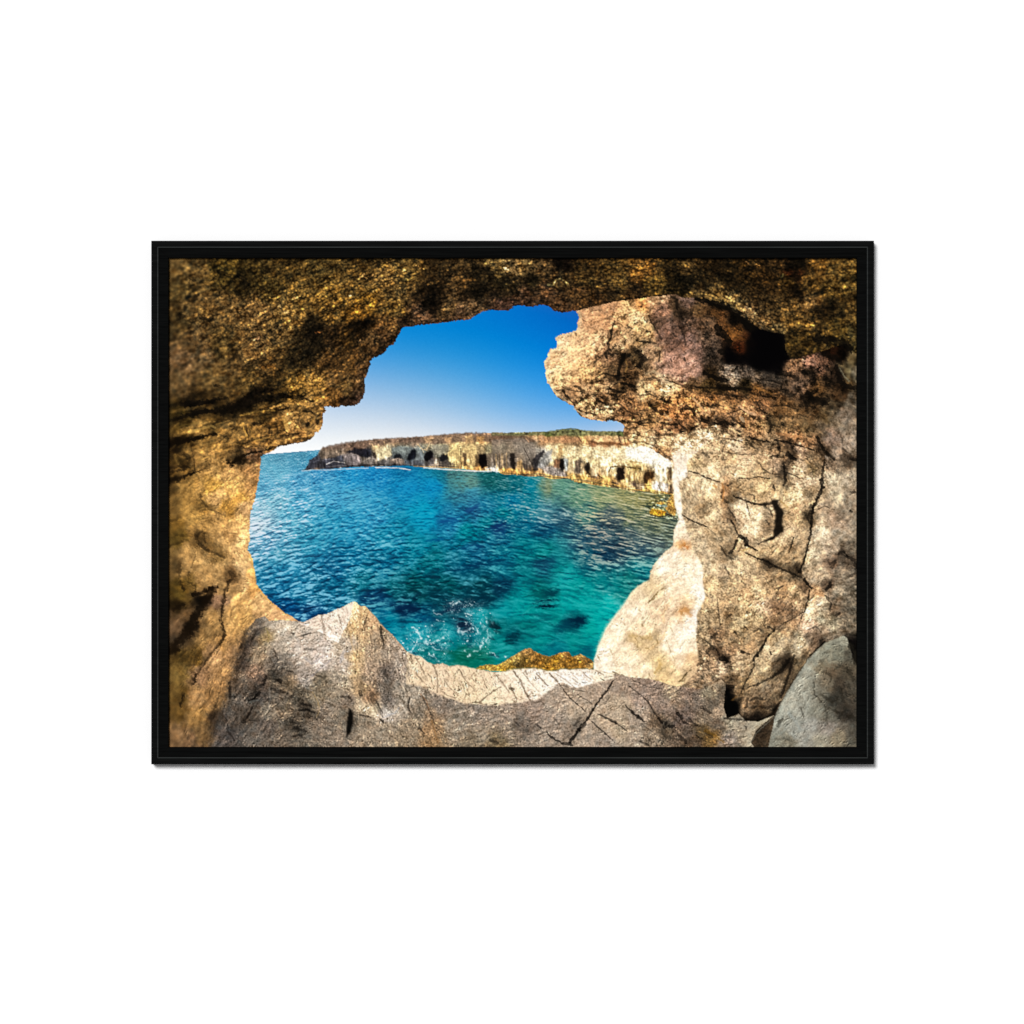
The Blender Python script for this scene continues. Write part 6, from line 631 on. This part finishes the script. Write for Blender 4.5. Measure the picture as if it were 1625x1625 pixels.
# ---- grey boulder at lower right
bo = field(BOUL, 6, 2.2, 6)
kb = .035*ndet+.02*s_f+.02*s_m+.03*re1+.02*chip+.04*mott+.25*dash-.18*pits*np.clip(.4-n_c, 0, 1.5)
bo = muted(bo, .5, (1.06, .995, .87))
bo = tex(bo*1.06, .2*pore+kb*1.05, .2)+hue*2.5
cv = cv*(1-M_BOUL[..., None])+bo*M_BOUL[..., None]
scrib((("L 1260,650 1200,710 1130,800 1060,900 990,1030 930,1150 880,1250", 1.8, 1.8, .35), ("L 900,1350 920,1310 945,1290", 6, 4, .6), ("L 1110,1190 1140,1270", 2.5, 2, .55), ("L 1190,1080 1130,1180", 1.6, 1.4, .4), ("L 1230,950 1240,1060 1300,1120", 3, 2.6, .5), ("L 1330,850 1400,900 1370,960", 5, 4, .45), ("L 1300,1060 1400,1130 1450,1100", 5, 5, .4), ("L 1380,1190 1460,1230", 5, 4, .5), ("L 1480,1000 1500,1120", 6, 5, .4), ("L 1540,820 1600,920", 6, 6, .45), ("L 1570,600 1610,690 1620,760", 8, 8, .8), ("L 1570,1260 1620,1290", 7, 6, .6), ("L 1280,770 1320,740", 3, 3, .4), ("L 1420,830 1470,800", 4, 3, .45), ("L 1340,1180 1360,1330", 3, 3, .4), ("L 1530,1180 1470,1280", 4, 4, .4), ("L 1150,1400 1120,1470", 1.4, 1.4, .3), ("L 880,1480 960,1460 1020,1490", 2.4, 2, .4)), (30, 27, 20), 2.2, 2.0, .1)
for q, a, b, c, o in (("L 1270,660 1180,760 1090,900 1010,1030 950,1140 900,1280", 3.5, 3, (165, 168, 152), .4), ("L 1350,630 1430,570 1500,540", 5, 4, (165, 165, 145), .4), ("L 1140,1080 1180,1150 1160,1230", 3, 3, (170, 172, 160), .35), ("L 1000,1230 1060,1300 1100,1380", 5, 4, (160, 166, 160), .35), ("L 850,1450 930,1420 1000,1330", 3, 2.5, (165, 170, 158), .35), ("L 1300,720 1350,790 1450,820", 4, 3, (140, 138, 118), .3)):
    ln(q, a, b, c, o, 1.8, 2.4)
# forms: broad planes that turn to or from the light in the photograph
def form(items, soft, rough=2.5):
    global cv
    for q, w0, w1, k in items:
        m = stroke(q, w0, w1, soft, rough, .3)
        cv = cv*(1+k*m*np.clip(1+.35*n_c*.3, .5, 1.5))[..., None]
form((("H 640,240 830,265 1000,300 1200,345", 7, 6, -.28), ("H 520,870 620,890 720,940 700,1050", 18, 16, .13), ("H 820,900 835,1000 810,1090", 8, 9, -.28), ("H 590,1150 690,1180 760,1160", 6, 5, -.2), ("H 440,850 480,960 520,1080", 7, 7, -.25), ("H 980,690 1080,730 1160,720", 16, 12, .12), ("H 1180,700 1180,900 1150,1100", 10, 9, -.2), ("H 1290,700 1260,900 1240,1150 1170,1380", 7, 9, .13), ("H 760,1310 850,1360 960,1420", 10, 10, -.3), ("H 830,1400 950,1470", 4, 4, .2), ("H 120,600 250,680 330,760", 22, 20, .09), ("H 520,420 640,420 760,400", 14, 12, .10), ("H 620,700 760,680", 12, 10, .10), ("H 60,780 160,850 330,830", 8, 8, -.15), ("H 380,380 440,480 420,600", 6, 6, -.15), ("H 720,430 830,540", 6, 6, -.16), ("H 300,1120 420,1200", 8, 8, -.14), ("H 950,880 1080,860", 8, 8, .10), ("H 1030,1150 1090,1250 1060,1330", 10, 8, -.14), ("H 640,1290 760,1300", 6, 6, .14), ("H 1400,560 1500,700 1480,850", 16, 14, .08), ("H 1480,880 1530,980", 14, 12, -.14), ("H 1330,1000 1350,1150", 14, 12, .10),
      ("L 850,210 960,280 1060,320", 14, 12, -.20), ("L 700,560 830,600 960,560", 14, 12, .12), ("L 880,860 960,780 1000,740", 10, 8, -.3), ("L 660,1040 760,1000 850,1000", 8, 8, .12), ("L 700,1130 800,1160", 12, 12, -.18), ("L 1160,700 1080,850 1020,980", 14, 12, -.2), ("L 1200,230 1140,420 1090,620", 12, 10, .14), ("L 1300,520 1420,560", 12, 12, -.18), ("L 480,720 560,850", 14, 12, .10), ("L 300,60 420,180", 20, 18, .08), ("L 560,180 700,260", 14, 14, .08), ("L 190,300 180,480 210,640", 10, 10, -.12), ("L 300,640 420,720", 12, 12, -.18), ("L 250,900 350,870", 8, 8, .16), ("L 560,980 620,860", 7, 6, -.16),
      ("L 1500,850 1450,1050 1520,1250", 26, 24, -.14), ("L 1180,820 1080,1000 980,1200", 16, 18, .09), ("L 1330,640 1270,720", 10, 9, .10)), 9)
form((("I 1000,480 1200,540 1450,620", 34, 30, .14), ("I 1150,700 1350,720", 26, 22, .10), ("I 660,180 580,400 500,700 430,950", 26, 22, .10), ("E 620,1000 660,1250", 26, 22, .08), ("I 1290,450 1420,500 1540,540", 12, 12, .14), ("I 960,860 1050,920 1090,1010", 18, 16, -.2), ("I 1350,870 1450,740 1560,640", 14, 12, .13), ("I 1220,1140 1300,1220 1380,1260", 16, 14, -.24), ("I 740,520 680,640", 12, 12, -.25), ("I 840,930 770,1100", 12, 12, -.3), ("I 1080,440 1180,480", 14, 12, .10), ("I 1000,650 1100,620", 14, 12, .10), ("I 880,1180 1000,1230", 14, 12, .10), ("I 1180,1350 1250,1420", 12, 12, -.2), ("I 620,1330 560,1450", 10, 10, -.2),
      ("J 110,380 130,600 140,850", 14, 14, .10), ("J 450,820 440,980 410,1120", 20, 18, -.15), ("J 280,1050 340,1180", 10, 9, -.22), ("J 170,1170 290,1190 340,1260", 6, 6, .22), ("J 400,1250 520,1230", 12, 10, .15), ("J 20,680 10,820", 12, 12, .12), ("J 220,900 200,1040", 10, 10, -.12), ("J 560,600 600,760", 12, 10, .08), ("J 680,1060 700,1180", 10, 8, .08), ("J 150,1300 260,1330", 12, 12, -.12), ("J 330,560 350,760", 10, 10, -.10), ("J 950,1180 1200,1190 1450,1190", 6, 6, -.10),
      ("K 640,1290 560,1430", 16, 14, -.18), ("K 830,1180 760,1290 700,1380", 6, 6, .14), ("K 1060,1180 1180,1300", 8, 8, -.14), ("K 480,1050 640,1180", 10, 9, .07), ("K 900,1350 1000,1430", 12, 10, .08), ("K 1330,1240 1430,1340", 16, 14, -.18), ("K 60,1340 240,1400", 20, 18, -.10), ("K 1180,1150 1240,1200", 12, 10, .10), ("K 1440,960 1520,990", 8, 8, .10),
      ("K 1100,530 1220,540 1320,560", 16, 14, -.06), ("K 1440,400 1380,560 1300,680", 6, 6, -.07), ("K 1000,480 930,640", 14, 12, .05), ("K 1380,820 1340,880", 14, 12, -.08), ("K 1560,480 1500,640", 12, 12, .05), ("K 1350,330 1480,280", 10, 10, -.06), ("L 40,240 110,340", 12, 10, -.08), ("K 1200,110 1300,170", 8, 8, -.07), ("L 40,850 110,900", 12, 10, -.08), ("G 1560,1120 1590,1200", 8, 8, -.08),
      ("E 480,640 600,700 680,780", 26, 22, .10), ("E 400,860 520,900 660,850", 9, 8, -.20), ("E 620,430 760,430", 8, 7, -.22), ("E 270,1090 330,1220", 10, 9, -.22), ("E 30,700 60,1000 60,1400", 16, 16, -.2), ("E 150,280 320,300 480,290", 10, 10, .12), ("E 180,160 330,110", 9, 8, .14), ("E 60,230 260,200", 9, 8, -.25), ("E 60,570 230,520", 9, 8, -.2), ("E 700,1050 650,1200", 14, 12, .10), ("E 450,1330 620,1400", 14, 12, .09), ("E 520,350 640,330", 8, 8, .12), ("E 1120,60 1110,140", 10, 8, .15), ("E 1000,160 940,230", 8, 8, -.18), ("E 860,80 900,150", 10, 8, -.12), ("E 300,350 450,340", 8, 8, .12), ("E 250,470 400,440", 8, 8, -.14),
      ("I 430,180 400,330 350,450", 12, 12, .12), ("I 620,120 560,380 540,560", 14, 12, .08), ("I 500,250 490,480", 8, 8, -.2), ("I 300,560 220,760", 12, 12, .10), ("I 380,620 300,820", 10, 10, -.14), ("I 420,680 380,900", 12, 12, .12), ("I 150,950 120,1150", 10, 10, -.15), ("I 260,1050 230,1250", 14, 14, .12), ("I 60,540 100,440", 12, 12, -.1), ("I 560,650 520,880", 10, 9, .10), ("I 620,600 580,760", 8, 8, -.14),
      ("C 720,560 880,540 1000,500", 16, 14, .06), ("C 560,840 700,780 780,740", 14, 12, .07), ("C 480,1000 600,960", 14, 12, .07), ("C 820,1130 950,1120 1050,1130", 9, 8, -.2), ("C 600,1160 720,1180", 8, 8, -.1), ("C 940,700 930,860", 10, 9, -.18), ("C 1200,640 1280,700", 12, 10, .12), ("C 1350,540 1400,640", 14, 12, -.14), ("C 1500,920 1560,1050", 18, 16, .10), ("C 1450,760 1560,800", 14, 12, -.10), ("C 1000,1400 1200,1460", 10, 9, -.16), ("C 700,1330 820,1410", 10, 9, .10), ("D 60,840 140,1000", 14, 14, .08), ("D 180,860 190,1060", 7, 7, -.25)), 9)
# softer focus at the left border of the photograph
un = cv-blur(cv, 1.3)
cv = cv+un*(.42-.16*np.clip(M_CLIFF+.5*M_SEA, 0, 1))[..., None]
bl = np.clip((300-PX)/34, 0, 1)[..., None]*.8
cv = cv*(1-bl)+blur(cv, 1.8)*bl
cv = np.clip(cv, 0, 255)

# ================================================================ the scene
import bpy, bmesh
S = 0.00054                                    # metres per step (1625 steps across the view)
def wx(px): return (px-812.5)*S
def wz(py): return (812.5-py)*S
E_TOTAL = 1.20                                 # light falling on a frontal surface
scene = bpy.context.scene
col = scene.collection

def link(o, parent=None):
    col.objects.link(o)
    if parent: o.parent = parent
    return o

def mesh_obj(name, bm, mat, parent=None, smooth=False):
    me = bpy.data.meshes.new(name); bm.normal_update(); bm.to_mesh(me); bm.free()
    me.materials.append(mat)
    if smooth:
        for p in me.polygons: p.use_smooth = True
    return link(bpy.data.objects.new(name, me), parent)

def nodes(name):
    m = bpy.data.materials.new(name); m.use_nodes = True
    nt = m.node_tree; b = nt.nodes['Principled BSDF']
    return m, nt, b

# white wall: matt paint with a faint roller texture
def wall_mat():
    m, nt, b = nodes('matt_white_paint')
    tc = nt.nodes.new('ShaderNodeTexCoord'); n = nt.nodes.new('ShaderNodeTexNoise'); n.inputs['Scale'].default_value = 220
    bp = nt.nodes.new('ShaderNodeBump'); bp.inputs['Strength'].default_value = .02; bp.inputs['Distance'].default_value = .0005
    nt.links.new(tc.outputs['Object'], n.inputs['Vector']); nt.links.new(n.outputs['Fac'], bp.inputs['Height']); nt.links.new(bp.outputs['Normal'], b.inputs['Normal'])
    b.inputs['Base Color'].default_value = (.905, .905, .905, 1); b.inputs['Roughness'].default_value = .95
    b.inputs['Specular IOR Level'].default_value = .05
    return m

# black stained wood: fine grain along the rail, slight variation
def frame_mat(name, lo, hi, rough, spec):
    m, nt, b = nodes(name)
    tc = nt.nodes.new('ShaderNodeTexCoord'); mp = nt.nodes.new('ShaderNodeMapping'); mp.inputs['Scale'].default_value = (12, 400, 400)
    n = nt.nodes.new('ShaderNodeTexNoise'); n.inputs['Scale'].default_value = 2.0; n.inputs['Detail'].default_value = 5
    r = nt.nodes.new('ShaderNodeValToRGB'); r.color_ramp.elements[0].color = (*lo, 1); r.color_ramp.elements[1].color = (*hi, 1)
    r.color_ramp.elements[0].position = .3; r.color_ramp.elements[1].position = .7
    bp = nt.nodes.new('ShaderNodeBump'); bp.inputs['Strength'].default_value = .15; bp.inputs['Distance'].default_value = .0003
    nt.links.new(tc.outputs['Object'], mp.inputs['Vector']); nt.links.new(mp.outputs['Vector'], n.inputs['Vector'])
    nt.links.new(n.outputs['Fac'], r.inputs['Fac']); nt.links.new(r.outputs['Color'], b.inputs['Base Color'])
    nt.links.new(n.outputs['Fac'], bp.inputs['Height']); nt.links.new(bp.outputs['Normal'], b.inputs['Normal'])
    b.inputs['Roughness'].default_value = rough; b.inputs['Specular IOR Level'].default_value = spec
    return m

def print_mat():
    m, nt, b = nodes('printed_canvas')
    a = nt.nodes.new('ShaderNodeAttribute'); a.attribute_name = 'ink'; a.attribute_type = 'GEOMETRY'
    nt.links.new(a.outputs['Color'], b.inputs['Base Color'])
    tc = nt.nodes.new('ShaderNodeTexCoord')
    n = nt.nodes.new('ShaderNodeTexNoise'); n.inputs['Scale'].default_value = 900; n.inputs['Detail'].default_value = 2
    bp = nt.nodes.new('ShaderNodeBump'); bp.inputs['Strength'].default_value = .02; bp.inputs['Distance'].default_value = .0001
    nt.links.new(tc.outputs['Object'], n.inputs['Vector']); nt.links.new(n.outputs['Fac'], bp.inputs['Height'])
    nt.links.new(bp.outputs['Normal'], b.inputs['Normal'])
    b.inputs['Roughness'].default_value = .85; b.inputs['Specular IOR Level'].default_value = .012
    return m

M_WALL = wall_mat()
M_WOOD = frame_mat('black_stained_wood', (.0034, .0036, .0036), (.0060, .0063, .0062), .8, .004)
M_INNER = frame_mat('black_inner_lip', (.0020, .0021, .0021), (.0040, .0042, .0041), .8, .008)
M_BEAD = frame_mat('paler_black_bead', (.022, .024, .0235), (.036, .039, .038), .6, .03)  # bead gets a paler black than the rails
M_PRINT = print_mat()

# wall (its face is the plane y = 0; the camera looks along +y)
bm = bmesh.new()
bmesh.ops.create_cube(bm, size=1.0)
for v in bm.verts: v.co = (v.co.x*9, .1+v.co.y*.2, v.co.z*6)
wall = mesh_obj('wall', bm, M_WALL); wall['kind'] = 'structure'

# framed picture
DEPTH = .0245                                  # how far the frame stands off the wall
pic = bpy.data.objects.new('framed_picture', None); pic.empty_display_size = .1; link(pic)
pic.location = (wx(813.5), 0, wz(797.5))
pic['label'] = 'black framed picture of a turquoise sea cove seen through a cave, on a white wall'
pic['category'] = 'picture'
OX0, OX1, OY0, OY1 = 240.0, 1387.0, 382.0, 1213.0
# profile across a rail: (distance in from the outer edge, height off the wall)
PROFILE = [(0, .0012), (0, DEPTH-.0008), (.9, DEPTH), (8.8, DEPTH), (9.1, DEPTH-.0006), (11.6, DEPTH-.0006), (11.9, DEPTH-.0024), (26.4, DEPTH-.0030), (27.2, DEPTH-.0042), (27.2, .0105), (27.2, .0012)]
BEAD = [(9.2, DEPTH-.0006), (9.5, DEPTH-.0001), (10.3, DEPTH+.0002), (11.1, DEPTH-.0001), (11.4, DEPTH-.0006)]
C0 = (813.5, 797.5)
def corner(i, d):
    x = (OX0+d, OX1-d, OX1-d, OX0+d)[i]; y = (OY0+d, OY0+d, OY1-d, OY1-d)[i]
    return x, y
def rail_mesh(i, prof, closed):
    """one mitred length of moulding between corner i and corner i+1"""
    bm = bmesh.new(); rows = []
    n = 24
    for d, h in prof:
        (ax, ay), (bx, by) = corner(i, d+.02), corner((i+1) % 4, d+.02)
        g = .12                                    # hairline at the mitre
        L = math.hypot(bx-ax, by-ay); ux, uy = (bx-ax)/L*g, (by-ay)/L*g
        ax += ux; ay += uy; bx -= ux; by -= uy
        rows.append([bm.verts.new(((ax+(bx-ax)*t/n-C0[0])*S, -h, (C0[1]-ay-(by-ay)*t/n)*S)) for t in range(n+1)])
    seq = list(range(len(prof)))
    pairs = list(zip(seq, seq[1:]+([0] if closed else [])))
    for a, b in pairs:
        for t in range(n):
            bm.faces.new((rows[a][t], rows[a][t+1], rows[b][t+1], rows[b][t]))
    if closed:
        bm.faces.new([r[0] for r in rows]); bm.faces.new([r[-1] for r in reversed(rows)])
    bmesh.ops.recalc_face_normals(bm, faces=bm.faces)
    return bm
for i in range(4):
    rail = mesh_obj('frame_rail', rail_mesh(i, PROFILE, True), M_WOOD, pic)
    rail.data.materials.append(M_INNER)
    for p in rail.data.polygons:                   # the recessed inner lip is a duller black
        c = p.center; d = min(abs(c.x/S+C0[0]-OX0), abs(OX1-C0[0]-c.x/S), abs(C0[1]-c.z/S-OY0), abs(OY1-C0[1]+c.z/S))
        if d > 11.7: p.material_index = 1
    mesh_obj('bead', rail_mesh(i, BEAD, True), M_BEAD, rail)

# the print: one flat sheet, one vertex per ink sample
def srgb_lin(c):
    c = np.clip(c/255.0, 0, 1)
    return np.where(c <= .04045, c/12.92, ((c+.055)/1.055)**2.4)
ink = np.clip(srgb_lin(cv)/E_TOTAL, 0, .88).astype(np.float32)
PRINT_H = .0130
gx = ((PX-C0[0])*S).ravel(); gz = ((C0[1]-PY)*S).ravel()
co = np.empty((W*H, 3), np.float32); co[:, 0] = gx; co[:, 1] = -PRINT_H; co[:, 2] = gz
idx = np.arange(W*H, dtype=np.int32).reshape(H, W)
quads = np.stack([idx[:-1, :-1], idx[1:, :-1], idx[1:, 1:], idx[:-1, 1:]], -1).reshape(-1, 4)
me = bpy.data.meshes.new('canvas_print')
me.vertices.add(W*H); me.vertices.foreach_set('co', co.ravel())
me.loops.add(quads.size); me.loops.foreach_set('vertex_index', quads.ravel())
me.polygons.add(len(quads)); me.polygons.foreach_set('loop_start', np.arange(0, quads.size, 4, dtype=np.int32))
me.update(calc_edges=True)
at = me.attributes.new('ink', 'FLOAT_COLOR', 'POINT')
rgba = np.ones((W*H, 4), np.float32); rgba[:, :3] = ink.reshape(-1, 3)
at.data.foreach_set('color', rgba.ravel())
me.materials.append(M_PRINT); me.validate()
prt = link(bpy.data.objects.new('canvas_print', me), pic)
# board behind the canvas
bm = bmesh.new(); bmesh.ops.create_cube(bm, size=1.0)
for v in bm.verts: v.co = (v.co.x*1091.6*S, -.0070+v.co.y*.010, v.co.z*775.6*S)
mesh_obj('backing_board', bm, M_INNER, pic)

# ---------------------------------------------------------------- light
w = bpy.data.worlds.new('World'); scene.world = w; w.use_nodes = True
bg = w.node_tree.nodes['Background']; bg.inputs[0].default_value = (1, 1, 1, 1); bg.inputs[1].default_value = .28
def sun(name, strength, angle, dx, dz):
    L = bpy.data.lights.new(name, 'SUN'); L.energy = strength; L.angle = math.radians(angle)
    o = link(bpy.data.objects.new(name, L)); o.location = (-1, -3, 1.5)
    from mathutils import Vector
    o.rotation_euler = Vector((dx, 1, dz)).to_track_quat('-Z', 'Y').to_euler()
    return o
sun('key_lamp', .94*math.pi, 9.5, .135, -.165)      # high and to the left, nearly head-on

# ---------------------------------------------------------------- camera
cam = bpy.data.cameras.new('camera'); co_ = link(bpy.data.objects.new('camera', cam))
D = 7.0
co_.location = (0, -D, 0); co_.rotation_euler = (math.pi/2, 0, 0)
cam.sensor_width = 36; cam.lens = 36*(D-DEPTH)/(1625*S); cam.clip_end = 100
scene.camera = co_
scene.view_settings.view_transform = 'Standard'; scene.view_settings.look = 'None'
scene.view_settings.exposure = 0; scene.view_settings.gamma = 1; scene.view_settings.use_curve_mapping = False
scene.render.engine = 'CYCLES'
scene.cycles.use_denoising = False
scene.cycles.max_bounces = 6
